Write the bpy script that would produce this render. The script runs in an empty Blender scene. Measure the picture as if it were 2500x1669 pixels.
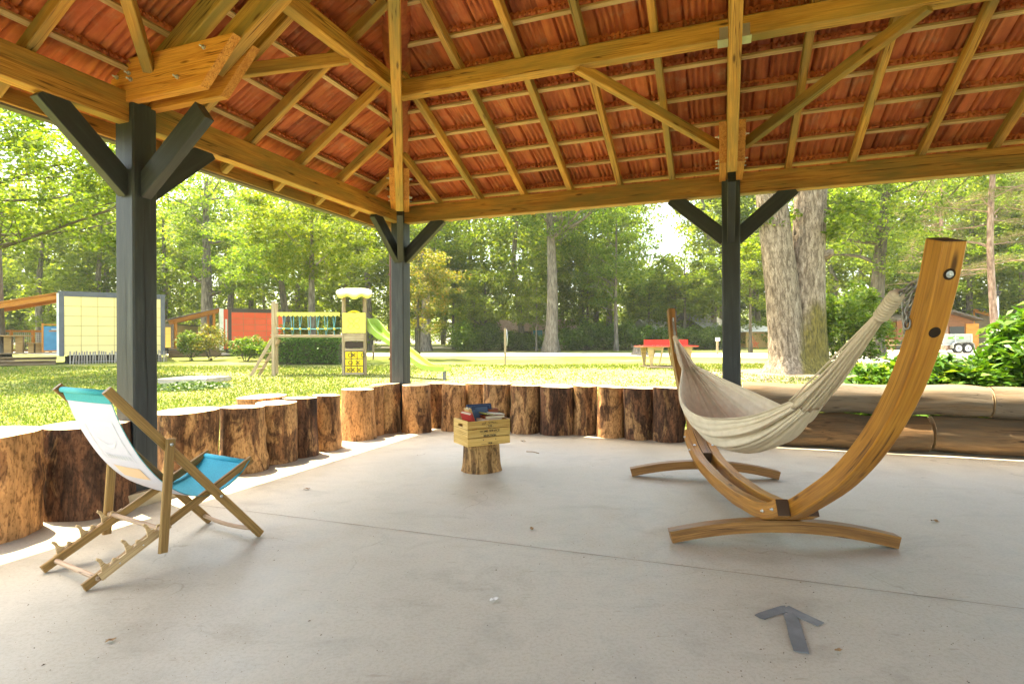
import bpy, math, random
import numpy as np
from mathutils import Vector, Matrix
R = math.radians
sc = bpy.context.scene
col = sc.collection

# ---------------------------------------------------------------- camera, sky, sun, exposure
EYE = 1.25
FPX = 1384.0
cam = bpy.data.objects.new("camera", bpy.data.cameras.new("camera"))
col.objects.link(cam)
cam.location = (0, 0, EYE)
cam.rotation_euler = (R(90), R(0.26), 0)
cam.data.sensor_width = 36
cam.data.lens = FPX / 2500 * 36
cam.data.clip_start = 0.05
cam.data.clip_end = 1000
sc.camera = cam
sc.render.resolution_x = 1024
sc.render.resolution_y = 683

YAW = R(20.13)
A = np.array([math.cos(YAW), -math.sin(YAW), 0.0])     # along the far eave, to the right
B = np.array([math.sin(YAW), math.cos(YAW), 0.0])      # along the left eave, away from the camera
Z = np.array([0, 0, 1.0])
CORNER = np.array([-1.603, 8.188, 0.0])

def W(u, v, z=0.0):
    return CORNER + u * A + v * B + z * Z

SUN = -1.07 * A + 0.30 * B + 3.05 * Z
SUN /= np.linalg.norm(SUN)
world = bpy.data.worlds.new("World")
sc.world = world
world.use_nodes = True
wn = world.node_tree.nodes
sky = wn.new("ShaderNodeTexSky")
sky.sky_type = 'NISHITA'
sky.sun_disc = False
sky.sun_elevation = math.asin(SUN[2])
sky.sun_rotation = math.atan2(SUN[0], SUN[1])
sky.air_density = 1.0
sky.dust_density = 3.0
sky.ozone_density = 1.0
world.node_tree.links.new(sky.outputs[0], wn["Background"].inputs[0])
wn["Background"].inputs[1].default_value = 0.15
sl = bpy.data.lights.new("sun", 'SUN')
sl.energy = 3.0
sl.angle = R(0.5)
sl.color = (1.0, 0.95, 0.86)
so = bpy.data.objects.new("sun", sl)
so.rotation_euler = Vector(SUN).to_track_quat('Z', 'Y').to_euler()
so.location = (0, 0, 30)
col.objects.link(so)
sc.view_settings.view_transform = 'Standard'
sc.view_settings.look = 'None'
sc.view_settings.gamma = 1.0
sc.view_settings.exposure = 3.2
sc.view_settings.use_white_balance = True
sc.view_settings.white_balance_temperature = 8300
sc.view_settings.white_balance_tint = 4
sc.cycles.max_bounces = 10
sc.cycles.diffuse_bounces = 6
sc.cycles.transmission_bounces = 6
sc.cycles.use_denoising = True

# ---------------------------------------------------------------- picture point -> place
_c, _s = math.cos(R(-0.26)), math.sin(R(-0.26))
def ray(px, py):
    a, b = (px - 1250) / FPX, (py - 834.5) / FPX
    return np.array([_c * a + _s * b, 1.0, -(-_s * a + _c * b)])
def AT(px, py, d):
    return np.array([0, 0, EYE]) + ray(px, py) * d
def FLOOR(px, py, z=0.0):
    r = ray(px, py)
    return np.array([0, 0, EYE]) + r * ((z - EYE) / r[2])
def gz(y):
    return 0.02 * min(max(y - 8.0, 0.0), 52.0) - 0.05
def G(px, py):                                          # a point of the lawn, which climbs gently
    r = ray(px, py)
    d = (EYE + 0.05 + 0.16) / (0.02 - r[2])
    if d < 8:
        d = (EYE + 0.05) / (-r[2])
    P = np.array([0, 0, EYE]) + r * d
    P[2] = gz(P[1])
    return P
def GD(px, d):                                          # lawn point in picture column px at depth d
    P = AT(px, 834, d)
    P[2] = gz(P[1])
    return P

# ---------------------------------------------------------------- objects
WM = {}
def link(o, M=None, parent=None):
    M = Matrix.Identity(4) if M is None else M
    col.objects.link(o)
    if parent is not None:
        o.parent = parent
        o.matrix_parent_inverse = WM[parent.name].inverted()
    o.matrix_basis = M
    WM[o.name] = M
    return o
def tag(o, label=None, cat=None, group=None, kind=None):
    if label: o["label"] = label
    if cat: o["category"] = cat
    if group: o["group"] = group
    if kind: o["kind"] = kind
    return o
def thing(name, label, cat, loc=(0, 0, 0), group=None):
    o = bpy.data.objects.new(name, None)
    o.empty_display_size = 0.2
    link(o, Matrix.Translation(Vector(loc)))
    return tag(o, label, cat, group)
def frame(o, x, y, z):                                  # matrix from origin and axes
    M = Matrix.Identity(4)
    for i, a in enumerate((x, y, z)):
        for j in range(3): M[j][i] = float(a[j])
    for j in range(3): M[j][3] = float(o[j])
    return M
def nrm(v):
    v = np.asarray(v, float)
    return v / np.linalg.norm(v)

rnd = random.Random(7)
class MB:
    """collects shapes; every shape carries its own grain coordinates for the materials"""
    def __init__(s): s.v = []; s.f = []; s.g = []; s.sm = []
    def add(s, V, F, Gr=None, smooth=False, jit=True):
        n = sum(len(a) for a in s.v)
        V = np.asarray(V, float).reshape(-1, 3)
        Gr = V if Gr is None else np.asarray(Gr, float).reshape(-1, 3)
        if jit: Gr = Gr + np.array([rnd.uniform(-40, 40) for _ in range(3)])
        s.v.append(V); s.g.append(Gr)
        s.f += [tuple(i + n for i in f) for f in F]
        s.sm += [smooth] * len(F)
        return s
    def bar(s, p0, p1, w, h, up=Z, ch=0.006, cut0=0.0, cut1=0.0):
        """timber from p0 to p1, w wide (sideways) and h deep (along up); cut0/cut1 slant the ends"""
        p0 = np.asarray(p0, float); p1 = np.asarray(p1, float)
        x = nrm(p1 - p0); L = np.linalg.norm(p1 - p0)
        y = np.cross(np.asarray(up, float), x)
        if np.linalg.norm(y) < 1e-6: y = np.cross(A, x)
        y = nrm(y); z = np.cross(x, y)
        c = min(ch, w / 4, h / 4); a, b = w / 2, h / 2
        oc = [(-a + c, -b), (a - c, -b), (a, -b + c), (a, b - c), (a - c, b), (-a + c, b), (-a, b - c), (-a, -b + c)]
        V = []; Gr = []
        for i, X in enumerate((0, L)):
            for (q, r) in oc:
                t = (cut0, cut1)[i] * r
                V.append(p0 + x * (X + t) + y * q + z * r); Gr.append((X + t, q, r))
        F = [(i, (i + 1) % 8, 8 + (i + 1) % 8, 8 + i) for i in range(8)]
        F += [tuple(range(7, -1, -1)), tuple(range(8, 16))]
        return s.add(V, F, Gr)
    def box(s, c, sx, sy, sz, x=(1, 0, 0), y=(0, 1, 0), ch=0.0):
        x = nrm(x); y = nrm(y); z = np.cross(x, y); c = np.asarray(c, float)
        if ch:
            return s.bar(c - x * sx / 2, c + x * sx / 2, sy, sz, up=z, ch=ch)
        V = []; Gr = []
        for i in (-.5, .5):
            for j in (-.5, .5):
                for k in (-.5, .5):
                    V.append(c + x * sx * i + y * sy * j + z * sz * k); Gr.append((sx * i, sy * j, sz * k))
        return s.add(V, [(0, 1, 3, 2), (4, 6, 7, 5), (0, 4, 5, 1), (2, 3, 7, 6), (0, 2, 6, 4), (1, 5, 7, 3)], Gr)
    def tube(s, P, r, seg=8, cap=True, smooth=True, noise=None):
        P = [np.asarray(p, float) for p in P]
        r = [r] * len(P) if np.isscalar(r) else r
        V = []; Gr = []; F = []
        T = [nrm(P[min(i + 1, len(P) - 1)] - P[max(i - 1, 0)]) for i in range(len(P))]
        n = np.cross(T[0], (0.3, 0.9, 0.1)); n = nrm(n) if np.linalg.norm(n) > .05 else nrm(np.cross(T[0], (0, 0, 1.0)))
        L = 0
        for i, p in enumerate(P):
            if i: L += np.linalg.norm(p - P[i - 1])
            n = nrm(n - T[i] * (n @ T[i])); b = np.cross(T[i], n)
            for k in range(seg):
                a = 2 * math.pi * k / seg
                rr = r[i] * (noise(a, L) if noise else 1)
                V.append(p + (n * math.cos(a) + b * math.sin(a)) * rr)
                Gr.append((L, r[i] * math.cos(a), r[i] * math.sin(a)))
        for i in range(len(P) - 1):
            for k in range(seg):
                F.append((i * seg + k, i * seg + (k + 1) % seg, (i + 1) * seg + (k + 1) % seg, (i + 1) * seg + k))
        if cap:
            F.append(tuple(range(seg - 1, -1, -1))); F.append(tuple((len(P) - 1) * seg + k for k in range(seg)))
        return s.add(V, F, Gr, smooth)
    def prism(s, pts, o, x, y, n, t0, t1):
        """outline pts (in x, y from o) given thickness from t0 to t1 along n"""
        o = np.asarray(o, float); x = np.asarray(x, float); y = np.asarray(y, float); n = np.asarray(n, float)
        k = len(pts); V = []; Gr = []
        for t in (t0, t1):
            for (a, b) in pts:
                V.append(o + x * a + y * b + n * t); Gr.append((a, b, t))
        F = [(i, (i + 1) % k, k + (i + 1) % k, k + i) for i in range(k)]
        F += [tuple(range(k - 1, -1, -1)), tuple(range(k, 2 * k))]
        return s.add(V, F, Gr)
    def ring(s, c, ax, r, t, seg=20, sub=6, sc_=1.0, up=None):
        ax = nrm(ax); u = nrm(np.cross(ax, (0.21, 0.5, 0.83))) if up is None else nrm(up); w = np.cross(ax, u)
        P = [np.asarray(c) + (u * math.cos(2 * math.pi * i / seg) * r * sc_ + w * math.sin(2 * math.pi * i / seg) * r) for i in range(seg + 1)]
        return s.tube(P, t, sub, cap=False)
    def build(s, name, mat, parent=None, M=None):
        me = bpy.data.meshes.new(name)
        V = np.concatenate(s.v); Gr = np.concatenate(s.g)
        Mm = M if M is not None else (WM[parent.name] if parent is not None else Matrix.Translation(Vector(V.mean(0))))
        inv = np.array(Mm.inverted())
        Vl = V @ inv[:3, :3].T + inv[:3, 3]
        me.from_pydata(Vl.tolist(), [], s.f)
        at = me.attributes.new("grain", 'FLOAT_VECTOR', 'POINT')
        at.data.foreach_set("vector", Gr.astype(np.float32).ravel())
        me.polygons.foreach_set("use_smooth", s.sm)
        me.materials.append(mat); me.update()
        o = bpy.data.objects.new(name, me)
        return link(o, Mm, parent)
def np_mesh(name, V, F, mat, parent=None, M=None, smooth=False, grain=None):
    """big meshes of quads or triangles straight from arrays (local coordinates)"""
    V = np.asarray(V, np.float32); F = np.asarray(F, np.int32)
    me = bpy.data.meshes.new(name); k = F.shape[1]
    me.vertices.add(len(V)); me.vertices.foreach_set("co", V.ravel())
    me.loops.add(F.size); me.loops.foreach_set("vertex_index", F.ravel())
    me.polygons.add(len(F)); me.polygons.foreach_set("loop_start", np.arange(0, F.size, k, dtype=np.int32))
    me.polygons.foreach_set("loop_total", np.full(len(F), k, np.int32))
    if smooth: me.polygons.foreach_set("use_smooth", np.ones(len(F), bool))
    at = me.attributes.new("grain", 'FLOAT_VECTOR', 'POINT')
    at.data.foreach_set("vector", (V if grain is None else np.asarray(grain, np.float32)).ravel())
    me.materials.append(mat); me.update(); me.validate()
    o = bpy.data.objects.new(name, me)
    return link(o, M if M is not None else (WM[parent.name] if parent is not None else None), parent)
def copy_tree(o, M, parent=None):
    """a thing with copies of its parts and sub-parts; M moves it by that world matrix"""
    c = o.copy(); col.objects.link(c)
    if parent is None:
        c.matrix_basis = M @ WM[o.name]; WM[c.name] = c.matrix_basis.copy()
    else:
        c.parent = parent; c.matrix_parent_inverse = o.matrix_parent_inverse
    for ch in [x for x in col.objects if x.parent == o]:
        copy_tree(ch, M, c)
    return c

# ---------------------------------------------------------------- materials
def _new(name):
    m = bpy.data.materials.new(name); m.use_nodes = True
    nt = m.node_tree; bs = nt.nodes["Principled BSDF"]
    return m, nt, bs
def _n(nt, t, **kw):
    n = nt.nodes.new(t)
    for k, v in kw.items():
        if k in n.inputs: n.inputs[k].default_value = v
        else: setattr(n, k, v)
    return n
def _ramp(nt, fac, cols):
    r = nt.nodes.new("ShaderNodeValToRGB"); e = r.color_ramp.elements
    while len(e) < len(cols): e.new(0.5)
    for i, (p, c) in enumerate(cols):
        e[i].position = p; e[i].color = (*c, 1)
    nt.links.new(fac, r.inputs[0]); return r.outputs[0]
def _coord(nt, scale=(1, 1, 1), obj=False):
    at = nt.nodes.new("ShaderNodeAttribute"); at.attribute_name = "grain"
    mp = nt.nodes.new("ShaderNodeMapping"); mp.inputs["Scale"].default_value = scale
    nt.links.new(at.outputs["Vector"], mp.inputs[0])
    if obj:
        oi = nt.nodes.new("ShaderNodeObjectInfo")
        m = _n(nt, "ShaderNodeMath", operation='MULTIPLY'); m.inputs[1].default_value = 73.0
        nt.links.new(oi.outputs["Random"], m.inputs[0]); nt.links.new(m.outputs[0], mp.inputs["Location"])
    return mp.outputs[0]
def _noise(nt, co, scale, detail=5, rough=.55, dist=0.0):
    n = _n(nt, "ShaderNodeTexNoise", Scale=scale, Detail=detail, Roughness=rough, Distortion=dist)
    nt.links.new(co, n.inputs["Vector"]); return n.outputs["Fac"]
def _mix(nt, f, a, b, mode='MIX'):
    m = _n(nt, "ShaderNodeMix", data_type='RGBA', blend_type=mode)
    for i, x in ((0, f), (6, a), (7, b)):
        if isinstance(x, (int, float)): m.inputs[i].default_value = x
        elif isinstance(x, tuple): m.inputs[i].default_value = (*x, 1)
        else: nt.links.new(x, m.inputs[i])
    return m.outputs[2]
def _bump(nt, bs, h, s, d=0.01):
    b = _n(nt, "ShaderNodeBump", Strength=s, Distance=d)
    nt.links.new(h, b.inputs["Height"]); nt.links.new(b.outputs[0], bs.inputs["Normal"])
def mottle(name, cols, scale=4.0, stretch=(1, 1, 1), detail=6, rough=.7, bump=.3, bd=.005, spec=.3, metal=0, obj=False, bscale=None, rg=.55):
    m, nt, bs = _new(name); co = _coord(nt, stretch, obj)
    f = _noise(nt, co, scale, detail, rg)
    nt.links.new(_ramp(nt, f, cols), bs.inputs["Base Color"])
    bs.inputs["Roughness"].default_value = rough; bs.inputs["Metallic"].default_value = metal
    bs.inputs["Specular IOR Level"].default_value = spec
    if bump: _bump(nt, bs, _noise(nt, co, bscale or scale * 5, 4), bump, bd)
    return m
def plain(name, c, var=.12, **kw):
    lo = tuple(x * (1 - var) for x in c); hi = tuple(min(1, x * (1 + var)) for x in c)
    return mottle(name, [(.3, lo), (.7, hi)], **kw)
def wood(name, dark, light, green=None, gamt=.0, rough=.55, knots=True, fine=1.0, bump=.25, obj=False):
    m, nt, bs = _new(name)
    co = _coord(nt, (.9, 9 * fine, 9 * fine), obj)
    f1 = _noise(nt, co, 2.2, 7, .6, .6)
    co2 = _coord(nt, (2.0, 70 * fine, 70 * fine), obj)
    f2 = _noise(nt, co2, 1.6, 3, .5)
    c = _ramp(nt, f1, [(.3, dark), (.55, light), (.75, tuple(x * .86 for x in light))])
    c = _mix(nt, .35, c, _ramp(nt, f2, [(.35, tuple(x * .55 for x in dark)), (.6, (1, 1, 1))]), 'MULTIPLY')
    if green:
        co3 = _coord(nt, (.8, 5, 5), obj)
        gf = _ramp(nt, _noise(nt, co3, 1.1, 5, .6), [(.5 - gamt * .4, (0, 0, 0)), (.68 - gamt * .25, (1, 1, 1))])
        c = _mix(nt, gf, c, green)
    if knots:
        co4 = _coord(nt, (1.3, 5.5, 5.5), obj)
        vo = _n(nt, "ShaderNodeTexVoronoi", Scale=1.6); nt.links.new(co4, vo.inputs["Vector"])
        kf = _ramp(nt, vo.outputs["Distance"], [(.05, (1, 1, 1)), (.13, (0, 0, 0))])
        c = _mix(nt, kf, c, tuple(x * .28 for x in dark))
    # drying checks: thin dark lines along the grain, here and there; and every piece a little lighter or darker
    ck = _noise(nt, _coord(nt, (.55, 26 * fine, 26 * fine), obj), 1.3, 2, .4)
    a1 = _n(nt, "ShaderNodeMath", operation='SUBTRACT'); a1.inputs[1].default_value = .5; nt.links.new(ck, a1.inputs[0])
    a2 = _n(nt, "ShaderNodeMath", operation='ABSOLUTE'); nt.links.new(a1.outputs[0], a2.inputs[0])
    cl_ = _ramp(nt, a2.outputs[0], [(.006, (.30, .24, .2)), (.016, (1, 1, 1))])
    ms = _ramp(nt, _noise(nt, _coord(nt, (.7, 3, 3), obj), 1.4, 3), [(.46, (0, 0, 0)), (.56, (1, 1, 1))])
    c = _mix(nt, ms, c, _mix(nt, 1.0, c, cl_, 'MULTIPLY'))
    oi = nt.nodes.new("ShaderNodeObjectInfo")
    c = _mix(nt, 1.0, c, _ramp(nt, oi.outputs["Random"], [(0, (.74, .70, .66)), (.5, (.92, .92, .92)), (1, (1.0, 1.0, 1.0))]), 'MULTIPLY')
    nt.links.new(c, bs.inputs["Base Color"])
    bs.inputs["Roughness"].default_value = rough; bs.inputs["Specular IOR Level"].default_value = .3
    _bump(nt, bs, f2, bump, .003)
    return m
def leaf(name, cols, trans=.45, rough=.5, hue=.0, tb=1.15):
    m, nt, bs = _new(name)
    ge = nt.nodes.new("ShaderNodeNewGeometry")
    oi = nt.nodes.new("ShaderNodeObjectInfo")
    c = _ramp(nt, ge.outputs["Random Per Island"], cols)
    hs = nt.nodes.new("ShaderNodeHueSaturation")
    mr = _n(nt, "ShaderNodeMapRange"); mr.inputs[3].default_value = .5 - hue; mr.inputs[4].default_value = .5 + hue
    nt.links.new(oi.outputs["Random"], mr.inputs[0]); nt.links.new(mr.outputs[0], hs.inputs["Hue"])
    nt.links.new(c, hs.inputs["Color"])
    tr = nt.nodes.new("ShaderNodeBsdfTranslucent")
    c2 = _mix(nt, 1.0, hs.outputs[0], (tb, tb * 1.03, tb * .4), 'MULTIPLY')
    nt.links.new(c2, tr.inputs[0]); nt.links.new(hs.outputs[0], bs.inputs["Base Color"])
    bs.inputs["Roughness"].default_value = rough; bs.inputs["Specular IOR Level"].default_value = .3
    mx = nt.nodes.new("ShaderNodeMixShader"); mx.inputs[0].default_value = trans
    out = nt.nodes["Material Output"]
    nt.links.new(bs.outputs[0], mx.inputs[1]); nt.links.new(tr.outputs[0], mx.inputs[2]); nt.links.new(mx.outputs[0], out.inputs[0])
    return m

# palette
M_beam = wood("pine_beam", (.34, .125, .026), (.55, .265, .065), green=(.23, .15, .045), gamt=.2)
M_rafter = wood("pine_rafter", (.47, .205, .045), (.67, .35, .09), green=(.28, .19, .06), gamt=.2, knots=True)
M_batten = wood("pine_batten", (.50, .30, .14), (.62, .42, .22), knots=False)
M_plate = wood("pine_plate", (.46, .16, .035), (.66, .30, .075))
M_grey = mottle("grey_paint", [(.3, (.024, .028, .031)), (.55, (.033, .038, .041)), (.72, (.052, .06, .058))], 1.6, (1.5, 14, 14), rough=.5, bump=.35, bd=.003)
M_tile = None
def tile_mat():
    m, nt, bs = _new("terracotta")
    co = _coord(nt, (2.2, 1, 1))
    f = _noise(nt, co, 3.0, 6, .6)
    c = _ramp(nt, f, [(.3, (.38, .075, .027)), (.5, (.50, .118, .042)), (.7, (.58, .175, .065))])
    at = nt.nodes.new("ShaderNodeAttribute"); at.attribute_name = "grain"            # every tile fired a little differently
    sx = nt.nodes.new("ShaderNodeSeparateXYZ"); nt.links.new(at.outputs["Vector"], sx.inputs[0])
    dv = _n(nt, "ShaderNodeMath", operation='DIVIDE'); dv.inputs[1].default_value = .372; nt.links.new(sx.outputs["X"], dv.inputs[0])
    fx = _n(nt, "ShaderNodeMath", operation='FLOOR'); nt.links.new(dv.outputs[0], fx.inputs[0])
    ad = _n(nt, "ShaderNodeMath", operation='ADD'); ad.inputs[1].default_value = .25; nt.links.new(sx.outputs["Z"], ad.inputs[0])
    fz = _n(nt, "ShaderNodeMath", operation='FLOOR'); nt.links.new(ad.outputs[0], fz.inputs[0])
    cb = nt.nodes.new("ShaderNodeCombineXYZ"); nt.links.new(fx.outputs[0], cb.inputs[0]); nt.links.new(fz.outputs[0], cb.inputs[1])
    wh = _n(nt, "ShaderNodeTexWhiteNoise", noise_dimensions='2D'); nt.links.new(cb.outputs[0], wh.inputs["Vector"])
    c = _mix(nt, 1.0, c, _ramp(nt, wh.outputs["Value"], [(0, (.62, .56, .54)), (.35, (.9, .88, .86)), (.8, (1, 1, 1)), (1, (1.0, .95, .85))]), 'MULTIPLY')
    dust = _ramp(nt, _noise(nt, _coord(nt, (4, 4, 4)), 1.0, 6, .65), [(.56, (0, 0, 0)), (.72, (.5, .5, .5))])
    c = _mix(nt, dust, c, (.42, .26, .16))
    f2 = _noise(nt, _coord(nt, (30, 2.5, 30)), 1.0, 3)
    c = _mix(nt, .5, c, _ramp(nt, f2, [(.3, (.5, .4, .35)), (.6, (1, 1, 1))]), 'MULTIPLY')
    nt.links.new(c, bs.inputs["Base Color"]); bs.inputs["Roughness"].default_value = .75
    _bump(nt, bs, f2, .6, .006)
    return m
M_tile = tile_mat()
M_dark = plain("dark_brown_metal", (.045, .028, .022), rough=.4, bump=0)
M_brownpipe = plain("brown_pipe_paint", (.085, .030, .024), rough=.4, bump=0)
M_steel = plain("galvanised_steel", (.55, .57, .58), rough=.38, metal=.8, bump=.1, scale=9)
M_black = plain("black_rubber", (.02, .02, .02), rough=.6, bump=0)

def floor_mat():
    m, nt, bs = _new("concrete")
    co = _coord(nt)
    n1 = _noise(nt, co, .55, 6, .6); n2 = _noise(nt, co, 3.5, 8, .62); n3 = _noise(nt, co, 60, 3, .5)
    c = _ramp(nt, n1, [(.3, (.40, .365, .295)), (.5, (.445, .41, .335)), (.72, (.48, .445, .365))])
    c = _mix(nt, .55, c, _ramp(nt, n2, [(.28, (.66, .64, .62)), (.5, (1, 1, 1)), (.75, (1.0, .985, .95))]), 'MULTIPLY')
    st = _noise(nt, _coord(nt, (1, 2.2, 1)), 1.3, 5, .65, .5)
    c = _mix(nt, .38, c, _ramp(nt, st, [(.30, (.60, .58, .56)), (.43, (1, 1, 1))]), 'MULTIPLY')
    c = _mix(nt, .25, c, _ramp(nt, n3, [(.35, (.6, .58, .55)), (.55, (1, 1, 1))]), 'MULTIPLY')
    # hairline cracks, pale scuffs and a fine sandy grain
    wp = _n(nt, "ShaderNodeTexVoronoi", feature='DISTANCE_TO_EDGE', Scale=.42)
    av = _n(nt, "ShaderNodeVectorMath", operation='ADD'); nz_ = _n(nt, "ShaderNodeTexNoise", Scale=1.7, Detail=5.0); nt.links.new(co, nz_.inputs["Vector"])
    nt.links.new(co, av.inputs[0]); nt.links.new(nz_.outputs["Color"], av.inputs[1]); nt.links.new(av.outputs[0], wp.inputs["Vector"])
    hk_ = _ramp(nt, wp.outputs["Distance"], [(.0012, (.58, .54, .5)), (.003, (1, 1, 1))])
    hm = _ramp(nt, _noise(nt, co, .8, 3), [(.52, (0, 0, 0)), (.6, (1, 1, 1))])
    c = _mix(nt, hm, c, _mix(nt, 1.0, c, hk_, 'MULTIPLY'))
    n4 = _noise(nt, co, 190, 2, .6); c = _mix(nt, .5, c, _ramp(nt, n4, [(.3, (.74, .73, .71)), (.5, (1, 1, 1))]), 'MULTIPLY')
    n5 = _noise(nt, _coord(nt, (7, 26, 1)), 1.0, 4, .6); c = _mix(nt, .5, c, _ramp(nt, n5, [(.25, (.55, .5, .45)), (.36, (1, 1, 1))]), 'MULTIPLY')
    pat = _ramp(nt, _noise(nt, co, 1.9, 6, .7, 1.0), [(.30, (.62, .60, .58)), (.42, (1, 1, 1))])
    c = _mix(nt, .34, c, pat, 'MULTIPLY')
    nt.links.new(c, bs.inputs["Base Color"])
    nt.links.new(_ramp(nt, n2, [(.3, (.38,) * 3), (.7, (.62,) * 3)]), bs.inputs["Roughness"])
    bs.inputs["Specular IOR Level"].default_value = .35
    _bump(nt, bs, n3, .18, .003)
    return m
M_floor = floor_mat()

def lawn_mat():
    m, nt, bs = _new("lawn")
    co = _coord(nt)
    n1 = _noise(nt, co, .16, 6, .6); n2 = _noise(nt, co, 1.4, 7, .65); n3 = _noise(nt, co, 18, 4, .6)
    g = _ramp(nt, n2, [(.28, (.085, .115, .018)), (.5, (.125, .155, .028)), (.72, (.19, .19, .055))])
    dry = _ramp(nt, n3, [(.3, (.17, .145, .06)), (.65, (.27, .235, .115))])
    f = _ramp(nt, n1, [(.47, (0, 0, 0)), (.66, (1, 1, 1))])
    sp = _n(nt, "ShaderNodeVectorMath", operation='DISTANCE')          # the worn middle of the lawn
    at = nt.nodes.new("ShaderNodeAttribute"); at.attribute_name = "grain"
    mp = nt.nodes.new("ShaderNodeMapping"); mp.inputs["Scale"].default_value = (.62, 1.0, 1)
    nt.links.new(at.outputs["Vector"], mp.inputs[0]); nt.links.new(mp.outputs[0], sp.inputs[0])
    sp.inputs[1].default_value = (1.6 * .62, 17.5, 0)
    wr = _ramp(nt, _mr(nt, sp.outputs["Value"], 2.0, 7.5), [(0, (.8, .8, .8)), (1, (0, 0, 0))])
    wr = _mix(nt, 1.0, wr, _ramp(nt, n2, [(.3, (.35, .35, .35)), (.6, (1, 1, 1))]), 'MULTIPLY')
    f = _mix(nt, 1.0, f, wr, 'LIGHTEN')
    c = _mix(nt, f, g, dry)
    nt.links.new(c, bs.inputs["Base Color"]); bs.inputs["Roughness"].default_value = .9
    bs.inputs["Specular IOR Level"].default_value = .1
    _bump(nt, bs, n3, .3, .02)
    return m
def _mr(nt, v, a, b):
    mr = _n(nt, "ShaderNodeMapRange"); mr.inputs[1].default_value = a; mr.inputs[2].default_value = b
    nt.links.new(v, mr.inputs[0]); return mr.outputs[0]
M_lawn = lawn_mat()
M_gravel = mottle("pale_gravel", [(.3, (.40, .36, .29)), (.6, (.56, .52, .44))], 14, rough=.9, bump=.4, bd=.01)
M_earth = mottle("bare_earth", [(.3, (.09, .065, .04)), (.55, (.17, .13, .085)), (.75, (.22, .19, .10))], 3, rough=.95, bump=.5, bd=.02)
M_concrete = mottle("old_concrete", [(.3, (.24, .215, .18)), (.7, (.38, .35, .29))], 6, rough=.85)
M_sand_concrete = mottle("sandy_concrete", [(.3, (.36, .29, .19)), (.7, (.46, .38, .26))], 9, rough=.85, bump=.3)

# ---------------------------------------------------------------- ground and floor
def sheet(name, pts, z, mat, kind="structure"):
    V = [(p[0], p[1], z if np.isscalar(z) else z(p[1])) for p in pts]
    o = MB().add(V, [tuple(range(len(V)))], jit=False).build(name, mat, M=Matrix.Identity(4))
    return tag(o, kind=kind)
ys = [-30, 8, 20, 34, 60, 400]; V = []; F = []
for y in ys: V += [(-400, y, gz(y)), (400, y, gz(y))]
for i in range(len(ys) - 1): F.append((2 * i, 2 * i + 1, 2 * i + 3, 2 * i + 2))
tag(MB().add(V, F, jit=False).build("ground", M_lawn, M=Matrix.Identity(4)), kind="structure")
slab = MB()
c4 = [W(-.46, -8.5), W(13.9, -8.5), W(13.9, .62), W(-.46, .62)]
slab.add([(p[0], p[1], 0) for p in c4] + [(p[0], p[1], -.25) for p in c4], [(0, 1, 2, 3), (0, 4, 5, 1), (1, 5, 6, 2), (2, 6, 7, 3), (3, 7, 4, 0)], jit=False)
tag(slab.build("floor", M_floor, M=Matrix.Identity(4)), kind="structure")
j0, j1 = W(-.46, -3.86), W(13.9, -3.84)
M_joint = plain("joint_dirt", (.13, .10, .07), bump=0)
jb = MB(); k = 60                                            # saw cut, slightly ragged
for i in range(k):
    a, b = j0 + (j1 - j0) * i / k, j0 + (j1 - j0) * (i + 1) / k
    w0 = .0022 + .001 * math.sin(i * 2.7); w1 = .0022 + .001 * math.sin((i + 1) * 2.7)
    jb.add([a - B * w0 + Z * .004, b - B * w1 + Z * .004, b + B * w1 + Z * .004, a + B * w0 + Z * .004], [(0, 1, 2, 3)])
tag(jb.build("floor_joint", M_joint, M=Matrix.Identity(4)), kind="structure")
path_pts = [G(-300, 856), G(880, 861.5), G(1400, 861), G(1800, 862), G(2090, 856), G(2500, 852), G(3100, 848), G(3100, 884), G(2500, 893), G(2110, 889), G(1860, 873), G(1500, 869), G(880, 868.5), G(-300, 862)]
sheet("gravel_path", path_pts, lambda y: gz(y) + .006, M_gravel)
sheet("far_path", [G(880, 846), G(1060, 846.5), G(1125, 848), G(1110, 851), G(1000, 851), G(880, 850)], lambda y: gz(y) + .006, M_gravel)
e_pts = []
for i in range(26):
    a = i * 2 * math.pi / 26; r = 1 + .22 * math.sin(3 * a + 1) + .12 * math.sin(7 * a)
    c = G(1950, 915); e_pts.append((c[0] + 3.0 * r * math.cos(a), c[1] + 2.6 * r * math.sin(a)))
sheet("bare_soil", e_pts, lambda y: gz(y) + .004, M_earth)
sheet("planting_bed", [W(6.2, .8)[:2], W(13, .8)[:2], W(13, 3.2)[:2], W(6.6, 2.6)[:2]], lambda y: gz(y) + .006, M_earth)

# ---------------------------------------------------------------- the shelter
sh = thing("picnic_shelter", "open timber shelter with red clay tile roof on dark grey posts", "shelter", W(0, 0))
S1, S2, ZE = .397, .674, 3.17                                # slopes of the long side and of the hip end, rafter underside at the eave
C1, C2 = math.sqrt(1 + S1 * S1), math.sqrt(1 + S2 * S2)
HIP = S1 / S2; LEN = 13.35; DEP = 7.9; MID = -DEP / 2
def zr1(v): return ZE - S1 * v
def zr2(u): return ZE + S2 * u
UP1 = nrm(S1 * B + Z); UP2 = nrm(-S2 * A + Z)
def post(u, v, braces, foot=.10):
    b = MB().bar(W(u, v, foot), W(u, v, 3.12), .2, .2, up=A, ch=.012)
    p = b.build("post", M_grey, sh)
    for d, l in braces:
        d = nrm(d); L = l
        q = MB().bar(W(u, v, 2.45) + d * .06, W(u, v, 2.98) + d * L, .08, .17, up=Z, ch=.004)
        q.build("brace", M_grey, p)
    f = MB().box(W(u, v, .055), .13, .13, .11, A, B)
    f.build("steel_foot", M_dark, p)
    return p
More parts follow.
